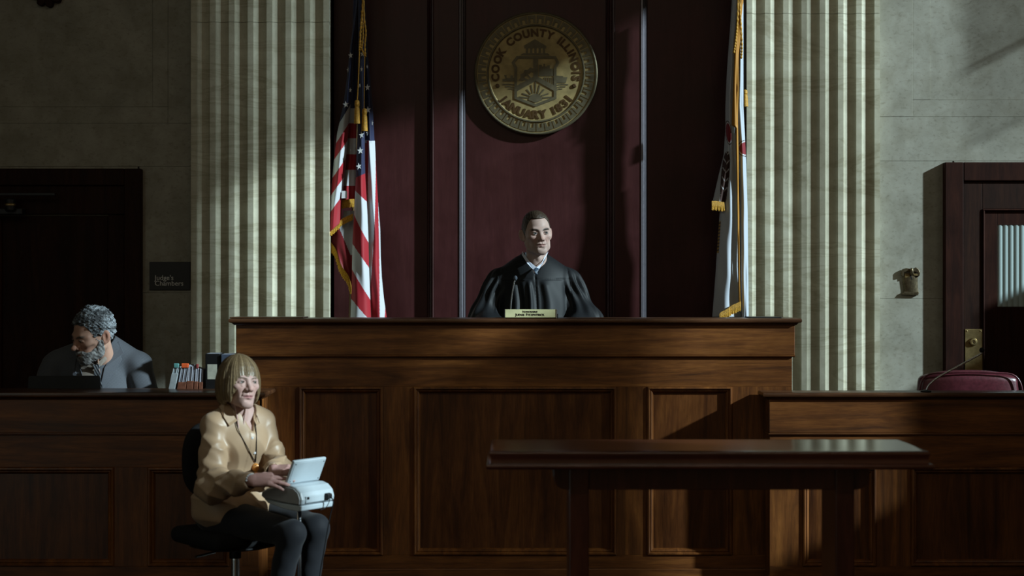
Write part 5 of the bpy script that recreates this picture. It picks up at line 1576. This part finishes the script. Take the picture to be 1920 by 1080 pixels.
# recessed back panel with sockets
bm = B()
def backquad(w0, w1, z0, z1_, d): return [mp(-d, w0, z0), mp(-d, w1, z0), mp(-d, w1, z1_), mp(-d, w0, z1_)]
add_rings(bm, [backquad(0.02, WM_-0.025, 0.034, 0.064, 0.0), backquad(0.022, WM_-0.027, 0.036, 0.062, 0.004)])
obj('back_panel', bm, MAT['machine'], st, bevel=0.002)
for w_, hw in ((0.032, 0.006),):
    bm = B(); add_rings(bm, [backquad(w_-hw, w_+hw, 0.050, 0.060, 0.0035), backquad(w_-hw, w_+hw, 0.050, 0.060, 0.0055)]); obj('socket', bm, MAT['black_plastic'], st)
bm = B(); add_rings(bm, [backquad(0.128, 0.158, 0.040, 0.066, 0.0035), backquad(0.130, 0.156, 0.043, 0.063, 0.022)]); obj('plug', bm, MAT['black_plastic'], st, bevel=0.003, label='black cable plug')
# keys under her hands
kb = B()
for i in range(10):
    for j in range(2):
        c_ = mp(0.165+j*0.022, 0.020+i*0.0165, 0.094-0.012*j)
        a, b = F2*0.008, L2*0.0066
        z_ = Vector((0, 0, 0.006))
        obj('key', add_rings and (lambda bm: (add_rings(bm, [[c_-a-b, c_+a-b, c_+a+b, c_-a+b], [c_-a-b+z_, c_+a-b+z_, c_+a+b+z_, c_-a+b+z_]]), bm)[1])(B()), MAT['black_plastic'], st)
kb.free()
# screen
def sp(w_, h, t): return mp(0.092, 0, 0.104)+L2*w_+(F2*0.42+Vector((0, 0, 0.908)))*h+(F2*0.908-Vector((0, 0, 0.42)))*t
def sbox(w0, w1, h0, h1, t0, t1, m, name, parent, bev, label=None):
    bm = B(); add_rings(bm, [[sp(w0, h0, t0), sp(w1, h0, t0), sp(w1, h1, t0), sp(w0, h1, t0)], [sp(w0, h0, t1), sp(w1, h0, t1), sp(w1, h1, t1), sp(w0, h1, t1)]])
    return obj(name, bm, m, parent, bevel=bev, seg=3, label=label)
sl = sbox(0.0, 0.19, 0.004, 0.112, -0.011, 0.004, MAT['machine'], 'screen', st, 0.005)
sbox(0.008, 0.182, 0.010, 0.104, 0.004, 0.0055, MAT['machine'], 'screen_back', sl, 0.0012)
sbox(0.006, 0.184, 0.010, 0.106, -0.0125, -0.011, MAT['black_plastic'], 'display', sl, 0, 'dark display side')
for w_, h in ((0.014, 0.018), (0.176, 0.018), (0.014, 0.098), (0.176, 0.098)):
    sbox(w_-0.002, w_+0.002, h-0.002, h+0.002, 0.0055, 0.0065, MAT['black_plastic'], 'screw', sl, 0)
sbox(0.03, 0.16, -0.010, 0.006, -0.006, 0.0, MAT['machine'], 'hinge', st, 0.002)
# tripod under it
tc = mp(0.11, WM_/2, 0.0)
tl = obj('tripod_pole', tube([tc+Vector((0, 0, 0.03)), Vector((tc.x, tc.y, 0.16))], 0.0085, 12), MAT['chrome'], st, smooth=True)
for a in (0.3, 2.4, 4.5):
    d = Vector((math.cos(a), math.sin(a), 0))
    obj('tripod_leg', tube([Vector((tc.x, tc.y, 0.20)), Vector((tc.x, tc.y, 0.008))+d*0.24], 0.006, 8), MAT['chrome'], st)
# cable
p0 = mp(-0.02, 0.143, 0.052)
obj('cable', tube(bez([p0, p0+F2*0.02+Vector((0, 0, -0.02)), Vector((PX(619, 6.6), 6.6, PZ(968, 6.6))), Vector((PX(608, 6.6), 6.6, PZ(1030, 6.6))), Vector((PX(598, 6.62), 6.62, PZ(1100, 6.62))), Vector((PX(600, 6.65), 6.65, 0.01))], 30), 0.0025, 6), MAT['black_plastic'], st)
obj('cable', tube(bez([p0+L2*-0.006, p0+F2*0.012+Vector((-0.010, 0, -0.016)), p0+F2*0.008+Vector((-0.022, 0, -0.045)), mp(-0.008, 0.10, 0.0)], 16), 0.0016, 6), MAT['black_plastic'], st)

# ------------------------------------------------------------------ her swivel chair
SC_ = Vector((-1.205, 6.965, 0))
ch = thing('office_chair', 'black swivel office chair under the seated woman', 'chair', (SC_.x, SC_.y, 0))
F = Field((SC_.x-0.30, SC_.y-0.30, 0.36), (SC_.x+0.30, SC_.y+0.30, 0.52), 0.008)
F.d = F.box((SC_.x, SC_.y, 0.437), (0.215, 0.205, 0.036), 0.034, RT)
field_obj('seat', F, MAT['black_fabric'], ch)
obj('seat_pan', lathe([(0.03, 0.375), (0.15, 0.385), (0.20, 0.398), (0.20, 0.404), (0.03, 0.404)], (SC_.x, SC_.y, 0), 'z', 28), MAT['black_plastic'], ch)
bc = H-Ft*0.205+Vector((0.045, 0.01, 0))
F = Field((bc.x-0.27, bc.y-0.27, 0.55), (bc.x+0.27, bc.y+0.27, 0.96), 0.008)
X, Y, Z = F.full()
F.d = F.box((bc.x, bc.y, 0.752), (0.175, 0.030, 0.168), 0.029, RT)
F.cut(F.ell((bc.x, bc.y, 0.752), (0.185, 0.075, 0.195), RT), 0.03)
field_obj('backrest', F, MAT['black_fabric'], ch)
obj('back_bar', tube(bez([SC_-Ft*0.12+Vector((0, 0, 0.385)), SC_-Ft*0.25+Vector((0, 0, 0.40)), bc-Ft*0.055+Vector((0, 0, 0.13)), bc-Ft*0.045+Vector((0, 0, 0.20))], 16), 0.016, 10), MAT['black_plastic'], ch, smooth=True)
obj('gas_column', lathe([(0.026, 0.335), (0.026, 0.375), (0.020, 0.38)], (SC_.x, SC_.y, 0), 'z', 20), MAT['black_plastic'], ch)
obj('gas_piston', lathe([(0.019, 0.09), (0.019, 0.33), (0.017, 0.34)], (SC_.x+0.0, SC_.y, 0), 'z', 20), MAT['chrome'], ch)
obj('height_lever', tube([SC_-Lt*0.10+Vector((0, 0, 0.37)), SC_-Lt*0.21+Ft*0.03+Vector((0, 0, 0.365))], 0.006, 8), MAT['chrome'], ch)
for k in range(5):
    a = 2*PI*k/5+0.4
    d = Vector((math.cos(a), math.sin(a), 0))
    lg = obj('base_leg', tube([SC_+Vector((0, 0, 0.105)), SC_+d*0.16+Vector((0, 0, 0.095)), SC_+d*0.29+Vector((0, 0, 0.075))], [0.026, 0.020, 0.014], 8), MAT['black_plastic'], ch)
    c_ = SC_+d*0.29
    obj('caster', lathe([(0.018, -0.022), (0.029, -0.018), (0.029, 0.018), (0.018, 0.022)], (c_.x, c_.y, 0.030), 'y', 14), MAT['black_plastic'], lg)

# ------------------------------------------------------------------ witness stand: red chair and microphone
wc = thing('witness_chair', 'oxblood leather chair back behind the right witness stand', 'chair', (PX(1816, 8.3), 8.4, 0))
F = Field((PX(1690, 8.3), 8.15, 0.60), (PX(1945, 8.3), 8.50, 1.10), 0.007)
X, Y, Z = F.full()
cxw, zc = PX(1816, 8.3), 0.80
hw_ = 105*8.3/FPX
F.d = F.box((cxw, 8.32, zc), (hw_, 0.060, PZ(694, 8.3)-zc), 0.055)
F.d = F.d+0.55*((X-cxw)/hw_)**4*0.06*(Z > zc) + 0.35*((X-cxw)**2)*(Y < 9)*0
F.d = F.d+0.10*((X-cxw)/hw_)**2*np.clip((Z-0.95)/0.12, 0, 1)*0.25
field_obj('backrest', F, MAT['leather'], wc)
pip = [(cxw-hw_*0.93, 8.257, 0.66), (cxw-hw_*0.93, 8.257, 0.94), (cxw-hw_*0.80, 8.262, PZ(694, 8.3)-0.030), (cxw-hw_*0.4, 8.258, PZ(694, 8.3)-0.012), (cxw, 8.258, PZ(694, 8.3)-0.009), (cxw+hw_*0.4, 8.258, PZ(694, 8.3)-0.012), (cxw+hw_*0.80, 8.262, PZ(694, 8.3)-0.030), (cxw+hw_*0.93, 8.257, 0.94), (cxw+hw_*0.93, 8.257, 0.66)]
obj('piping', tube(bez(pip, 40), 0.005, 8), MAT['leather'], wc, smooth=True)
obj('seat', stack(cxw-0.25, cxw+0.25, 8.33, 8.80, [(-0.02, 0.42), (0, 0.44), (0, 0.50), (-0.03, 0.53)]), MAT['leather'], wc, bevel=0.02)
obj('back_post', bx(cxw-0.04, cxw+0.04, 8.36, 8.39, 0.48, 0.75), MAT['dark_metal'], wc)
obj('pedestal', lathe([(0.25, 0.0), (0.25, 0.03), (0.04, 0.08), (0.035, 0.43)], (cxw, 8.56, 0), 'z', 24), MAT['dark_metal'], wc)
wmic = thing('microphone', 'long gooseneck microphone leaning right from the witness stand', 'microphone', (PX(1737, 7.9), 7.92, z_l))
ymw = 7.90
gp = bez([(PX(1736, ymw), ymw, z_l+0.002), (PX(1742, ymw), ymw, PZ(722, ymw)), (PX(1760, ymw), ymw, PZ(707, ymw)), (PX(1800, ymw), ymw, PZ(685, ymw)), (PX(1838, ymw), ymw, PZ(664, ymw)), (PX(1842, ymw), ymw, PZ(658, ymw))], 30)
obj('gooseneck', tube(gp, 0.0048, 10), MAT['chrome'], wmic, smooth=True)
obj('base', lathe([(0.026, 0.0), (0.026, 0.006), (0.008, 0.012)], (PX(1736, ymw), ymw, z_l), 'z', 20), MAT['black_plastic'], wmic)
mt = Vector((PX(1841, ymw), ymw, PZ(656.5, ymw)))
bm = B(); bmesh.ops.create_uvsphere(bm, u_segments=14, v_segments=10, radius=1, matrix=Matrix.Translation(mt) @ Matrix.Diagonal((0.0125, 0.0125, 0.0135, 1)))
obj('foam_cap', bm, MAT['black_fabric'], wmic, smooth=True)
# ================================================================== the two flags
NAVY, RED, WHITE, GOLD = (0.022, 0.028, 0.075), (0.34, 0.012, 0.022), (0.56, 0.58, 0.62), (0.55, 0.27, 0.02)
def itp(tab, y): return np.interp(y, [t[0] for t in tab], [t[1] for t in tab])
def cloth_strip(left, right, y0, y1, D0, bulge, col, nu=34, step=1.0, skew=0.0, seed=0, ripple=0.003):
    """one hanging fold: edges given as (photo y, photo x) at its depth; bulges towards the room"""
    nv = max(2, int((y1-y0)/step))
    us = np.linspace(0, 1, nu); ys_ = np.linspace(y0, y1, nv)
    U, Yp = np.meshgrid(us, ys_)
    Lx, Rx = itp(left, Yp), itp(right, Yp)
    Yq = Yp-skew*U*np.clip((Yp-y0)/40, 0, 1)
    Xp = Lx+(Rx-Lx)*U
    Dp = D0-bulge*np.sin(PI*U)**0.8 + ripple*np.sin(Yp*0.022+U*5+seed)+ripple*0.5*np.sin(Yp*0.06-U*9+seed*2)+ripple*1.2*np.sin(U*11+seed+np.sin(Yp*0.012+seed)*1.5)
    V = np.stack([(Xp-960)*Dp/FPX, Dp, EYE-(Yq-540)*Dp/FPX], -1).reshape(-1, 3)
    C = col(U.ravel(), Yp.ravel(), Xp.ravel())
    i = np.arange(nv-1)[:, None]*nu+np.arange(nu-1)[None]
    Q = np.stack([i, i+1, i+nu+1, i+nu], -1).reshape(-1, 4)
    return V, Q, C
def pick(n, conds):
    c = np.tile(np.array(WHITE), (n, 1))
    for m, k in conds: c[m] = k
    return c
def bands(bounds, cols):
    """stripe colours between boundaries [(y at left edge, y at right edge)]"""
    def f(U, Yp, Xp):
        idx = np.zeros(len(U), int)
        for a, b in bounds: idx += (Yp > a+(b-a)*U)
        return np.array(cols)[idx]
    return f
def solid_cloth(name, strips, parent, thick=0.002):
    o = obj(name, mesh_from(name, strips), MAT['flag'], parent)
    m = o.modifiers.new('solidify', 'SOLIDIFY'); m.thickness = thick; m.offset = 1
    return o
MAT['flag'] = attr_mat('flag_cloth', 0.55, 0.3, 0.05, 400, 0, 0.15)
def fringe(name, path, width, parent, D, n=None):
    """gold fringe: a row of twisted threads hanging along a path of photo points"""
    bm = B()
    pts = [P(a, b, D) for a, b in path]
    tot = sum((q-p).length for p, q in zip(pts, pts[1:]))
    n = n or int(tot/0.0042)
    L = bez(pts, n)
    for k, p in enumerate(L):
        d = Vector((0.05*math.sin(k*1.7), 0, -1))*width*(1+0.06*math.sin(k*2.3))
        add_tube(bm, [p+Vector((0, -0.003, 0.003)), p+d*0.5+Vector((0, -0.006, 0)), p+d+Vector((0, -0.004+0.003*(k % 2), 0))], [0.0030, 0.0034, 0.0040], 5)
    return obj(name, bm, MAT['gold_fringe'], parent)
def cord(pts, r, parent, name='cord', twist=True):
    L = bez(pts, 70)
    rs = [r*(1+(0.35*math.sin(k*1.5) if twist else 0)) for k in range(len(L))]
    return obj(name, tube(L, rs, 8), MAT['gold_cord'], parent, smooth=True)
def tassel(px, y0, y1, D, parent, lean=0):
    a, b = P(px, y0, D), P(px+lean, y1, D)
    h = a.z-b.z
    t = obj('tassel', lathe([(0.002, 0), (0.013, -0.006), (0.015, -h*0.20), (0.012, -h*0.30), (0.015, -h*0.36), (0.017, -h*0.7), (0.019, -h), (0.002, -h)], tuple(a), 'z', 14), MAT['gold_cord'], parent, smooth=False)
    return t

DFL = 9.60
uf = thing('flag', 'red white and blue striped flag with stars and gold fringe left of the judge', 'flag', (PX(664, DFL+0.1), DFL+0.1, 0.55))
S = []
navy_w_r = bands([(230, 219), (269, 254), (300, 287), (335, 320), (368, 356), (403, 390)], [NAVY, WHITE, RED, WHITE, RED, WHITE, RED])
S.append(cloth_strip([(0, 668), (100, 655), (150, 650), (200, 643), (250, 632), (300, 626), (350, 621), (400, 616), (440, 612)],
                     [(0, 675), (100, 665), (200, 659), (240, 656), (300, 651), (350, 646), (400, 641), (440, 640)], -60, 440, DFL, 0.045, navy_w_r, skew=24, seed=1))
S.append(cloth_strip([(-60, 664), (180, 658), (250, 651), (300, 649), (350, 644), (392, 640)], [(-60, 676), (180, 669), (392, 668)], -60, 380, DFL+0.04, 0.012,
                     bands([(203, 203), (231, 231), (259, 259), (289, 289), (318, 318), (348, 348)], [NAVY, WHITE, RED, WHITE, RED, WHITE, RED]), seed=2))
S.append(cloth_strip([(0, 671), (200, 672), (300, 668), (330, 667), (400, 664), (450, 661), (500, 660), (550, 659), (600, 657)],
                     [(0, 682), (200, 684), (300, 684), (330, 685), (400, 689), (450, 691), (500, 692), (550, 694), (600, 696)], -60, 610, DFL-0.03, 0.040,
                     bands([(333, 325), (357, 378), (402, 455), (457, 502), (505, 562), (560, 604)], [NAVY, RED, WHITE, RED, WHITE, RED, WHITE]), seed=3, nu=40))
S.append(cloth_strip([(0, 679), (100, 680), (200, 683), (280, 684)], [(0, 685), (100, 690), (150, 695), (200, 699), (280, 703)], -60, 268, DFL+0.01, 0.035,
                     bands([(262, 266)], [NAVY, WHITE]), seed=4))
def right_fold(U, Yp, Xp):
    b1 = itp([(264, 692), (330, 690), (400, 689.5), (600, 688)], Yp); b2 = itp([(264, 704), (330, 704.5), (400, 703), (470, 700), (520, 696), (560, 691)], Yp)
    b3 = itp([(264, 711), (380, 709), (470, 711), (600, 712)], Yp); b4 = itp([(264, 730), (550, 724), (600, 721)], Yp)
    return pick(len(U), [(Xp < b1, RED), ((Xp > b2) & (Xp < b3), RED), (Xp > b4, RED)])
S.append(cloth_strip([(264, 684), (330, 685), (400, 688), (500, 690), (600, 692)], [(264, 703), (330, 706), (380, 709), (430, 713), (480, 714), (520, 716), (560, 720), (600, 726)], 264, 610, DFL+0.015, 0.045, right_fold, nu=48, seed=5))
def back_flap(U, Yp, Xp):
    c = np.tile(np.array((0.20, 0.010, 0.016)), (len(U), 1))  # rear flap: flag red and white darkened, its shade put into the colour
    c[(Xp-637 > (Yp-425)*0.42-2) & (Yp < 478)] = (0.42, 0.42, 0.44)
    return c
S.append(cloth_strip([(400, 644), (415, 640), (440, 616), (455, 620), (480, 632), (500, 639), (520, 649), (545, 656)], [(400, 664), (600, 662)], 395, 548, DFL+0.05, 0.004, back_flap, seed=6))
uc = solid_cloth('cloth', S, uf)
fringe('fringe', [(611, 436), (622, 430), (632, 421), (641, 412), (652, 406), (661, 402)], 0.034, uf, DFL-0.012)
fringe('fringe', [(612, 444), (621, 456), (630, 470), (636, 490), (643, 504), (652, 516), (656, 528), (658, 536)], 0.050, uf, DFL+0.03)
fringe('fringe', [(641, 377), (650, 375), (667, 374)], 0.045, uf, DFL+0.02)
lb = [P(641, 358, DFL-0.03), P(651, 358, DFL-0.03), P(651, 372, DFL-0.03), P(640, 372, DFL-0.03)]
leaf('sewn_label', lb, MAT['white_star'], uf, 0.002)
hu = caster(uc.data)
def star(px, py, r, sx_=1.0, rot=0.0):
    c = hu(px, py, 0.004, DFL)
    s_ = c.y/FPX
    pts = []
    for k in range(10):
        a = PI/2+rot+k*PI/5; rr = (r if k % 2 == 0 else r*0.40)*s_
        pts.append((c.x+rr*math.cos(a)*sx_, c.z+rr*math.sin(a)))
    obj('star', prism(pts, c.y-0.001, c.y+0.001), MAT['white_star'], uf)
for a in ((657.5, 104, 6.2, .75, .1), (653, 131, 6, .55, .2), (657, 169, 5.5, .55, -.1), (648.6, 196, 7, .9, .12), (679.5, 101, 6, .75, 0), (678, 130, 5.5, .5, 0), (675, 160, 5, .4, 0),
          (689, 164, 7, .75, .1), (690, 206, 7.2, .78, .1), (678, 253, 7, .75, .15), (689.5, 249, 6.2, .55, .2), (675.6, 282.5, 7.2, .85, .1), (688.5, 125, 4.5, .4, 0), (698, 231, 5.5, .35, 0), (673, 312, 6.8, .85, .2), (671, 340, 0.1, .5, 0)):
    if a[2] > 1: star(*a)
pole_b, pole_t = P(657, 594, DFL+0.09), P(677, -80, DFL+0.09)
dirp = (pole_t-pole_b).normalized()
obj('pole', tube([pole_b-dirp*((pole_b.z-0.60)/dirp.z), pole_t], 0.011, 10), plain('flag_pole_wood', (0.16, 0.09, 0.03), 0.4), uf)
pc = P(660.5, 459, DFL+0.06)
obj('pole_ferrule', tube([P(660, 475, DFL+0.09), P(661, 443, DFL+0.09)], 0.0125, 12), MAT['brass'], uf, label='brass ferrule on the pole')
obj('stand', lathe([(0.12, 0.55), (0.12, 0.57), (0.05, 0.59), (0.025, 0.68), (0.02, 0.70)], (pole_b.x-dirp.x*0.8, DFL+0.09, 0), 'z', 24), MAT['brass'], uf)
Dk = DFL-0.075
cord([P(680, -60, Dk), P(680, 10, Dk), P(677, 45, Dk), P(675, 75, Dk), P(674, 96, Dk)], 0.0058, uf)
cord([P(681, -20, Dk), P(683, 35, Dk), P(686, 60, Dk), P(684, 85, Dk), P(685, 105, Dk), P(682, 100, Dk), P(678, 92, Dk)], 0.0052, uf)
cord([P(678, 20, Dk), P(681, 60, Dk), P(678, 92, Dk), P(675, 60, Dk)], 0.0045, uf)
cord([P(674, 96, Dk), P(672, 150, Dk), P(670, 188, Dk)], 0.0036, uf, twist=False)
cord([P(684, 105, Dk), P(683, 150, Dk), P(682.5, 204, Dk)], 0.0022, uf, twist=False)
tassel(669.5, 187, 232, Dk, uf); tassel(683.5, 203, 246, Dk, uf, 1)

DIL = 9.47
wf = thing('flag', 'white flag with gold fringe hanging at the right column beside the judge', 'flag', (PX(1392, DIL+0.1), DIL+0.1, 0.55))
BRN, RD2 = (0.045, 0.018, 0.014), (0.22, 0.015, 0.025)
def il_col(U, Yp, Xp):
    c = np.tile(np.array((0.50, 0.545, 0.61)), (len(U), 1))
    t = ((Xp-(1366+(Yp-248)*0.10))/6.5)**2+((Yp-249)/23)**2
    c[t < 1.0] = (0.05, 0.02, 0.025); c[t < 0.80] = (0.6, 0.62, 0.66); c[t < 0.62] = RD2
    xc = 1363-(Yp-290)*0.085
    w_ = np.interp(Yp, [284, 300, 330, 375, 388], [3, 7, 8, 6, 2])
    m = (np.abs(Xp-xc) < w_) & (Yp > 284) & (Yp < 388)
    c[m] = BRN
    sc_ = m & ((np.mod(Yp+np.abs(Xp-xc)*1.2-3*np.floor((Xp-xc)/6), 17) < 3.0)) & (Yp < 365) & (np.abs(np.abs(Xp-xc)-3.5) < 2.8)
    c[sc_] = (0.5, 0.5, 0.52)
    g = (Yp > 415) & (Yp < 474) & (Xp < 1351.5-(Yp-415)*0.07) & (Xp > 1344.5-(Yp-415)*0.05)
    c[g] = (0.03, 0.025, 0.02)
    c[g & (np.mod(Yp+0.3*Xp, 6.2) < 3.4)] = (0.50, 0.30, 0.05)
    return c
def il_r(U, Yp, Xp):
    c = np.tile(np.array((0.50, 0.545, 0.61)), (len(U), 1))
    t = ((Xp-(1399-(Yp-262)*0.02))/15)**2+((Yp-278)/14)**2
    c[t < 1.25] = (0.05, 0.02, 0.025); c[t < 1.0] = (0.6, 0.62, 0.66); c[t < 0.72] = RD2
    return c
goldc = lambda U, Yp, Xp: np.tile(np.array((0.46, 0.20, 0.018)), (len(U), 1))
S = []
S.append(cloth_strip([(0, 1372), (50, 1369), (100, 1365), (150, 1362), (200, 1360), (240, 1360), (290, 1357), (330, 1347), (383, 1335)],
                     [(0, 1386), (100, 1379), (170, 1377), (230, 1378), (300, 1376), (383, 1360)], -60, 383, DIL, 0.040, il_col, nu=44, seed=11))
S.append(cloth_strip([(250, 1362), (330, 1354), (390, 1350), (450, 1345.5), (520, 1341), (600, 1335)], [(250, 1383), (300, 1384), (400, 1385), (500, 1384), (600, 1389)], 250, 594, DIL+0.008, 0.055, il_col, nu=60, seed=12, ripple=0.0045))
S.append(cloth_strip([(0, 1388), (100, 1386), (200, 1383), (300, 1386), (400, 1388), (600, 1390)], [(0, 1394), (100, 1394), (200, 1394), (300, 1399), (400, 1402), (600, 1404)], -60, 610, DIL-0.02, 0.035, il_r, nu=36, seed=13))
wc_ = solid_cloth('cloth', S, wf)
SG = [cloth_strip([(-60, 1384), (0, 1383), (60, 1379), (100, 1376), (200, 1373), (235, 1372), (240, 1379), (300, 1380), (400, 1382), (500, 1383), (575, 1385)],
                  [(-60, 1395), (0, 1394), (60, 1391), (100, 1387), (200, 1384), (235, 1384), (300, 1385), (400, 1386.5), (500, 1387), (575, 1388.5)], -60, 575, DIL-0.045, 0.016, goldc, nu=8, seed=14)]
solid_cloth('gold_edge', SG, wf)
fringe('fringe', [(1388, 566), (1380, 570), (1373, 573), (1366, 578)], 0.050, wf, DIL-0.06)
fringe('fringe', [(1367, 578), (1360, 582), (1352, 586), (1349, 590)], 0.045, wf, DIL-0.065)
fringe('fringe', [(1335, 378), (1342, 378), (1350, 379), (1357, 380)], 0.050, wf, DIL-0.045)
pole_b, pole_t = P(1402, 594, DIL+0.10), P(1386, -80, DIL+0.10)
dirp = (pole_t-pole_b).normalized()
obj('pole', tube([pole_b-dirp*((pole_b.z-0.60)/dirp.z), pole_t], 0.011, 10), plain('flag_pole_wood', (0.16, 0.09, 0.03), 0.4), wf)
obj('stand', lathe([(0.10, 0.55), (0.10, 0.57), (0.05, 0.59), (0.025, 0.68), (0.02, 0.70)], (pole_b.x-dirp.x*0.8, DIL+0.10, 0), 'z', 24), MAT['brass'], wf)
Dk = DIL-0.085
cord([P(1386, -60, Dk), P(1387, 10, Dk), P(1389, 45, Dk), P(1391, 85, Dk), P(1390, 110, Dk)], 0.0055, wf)
cord([P(1384, -60, Dk), P(1383, 30, Dk), P(1380, 70, Dk), P(1376, 100, Dk)], 0.0055, wf)
tassel(1397, 168, 200, DIL+0.01, wf)
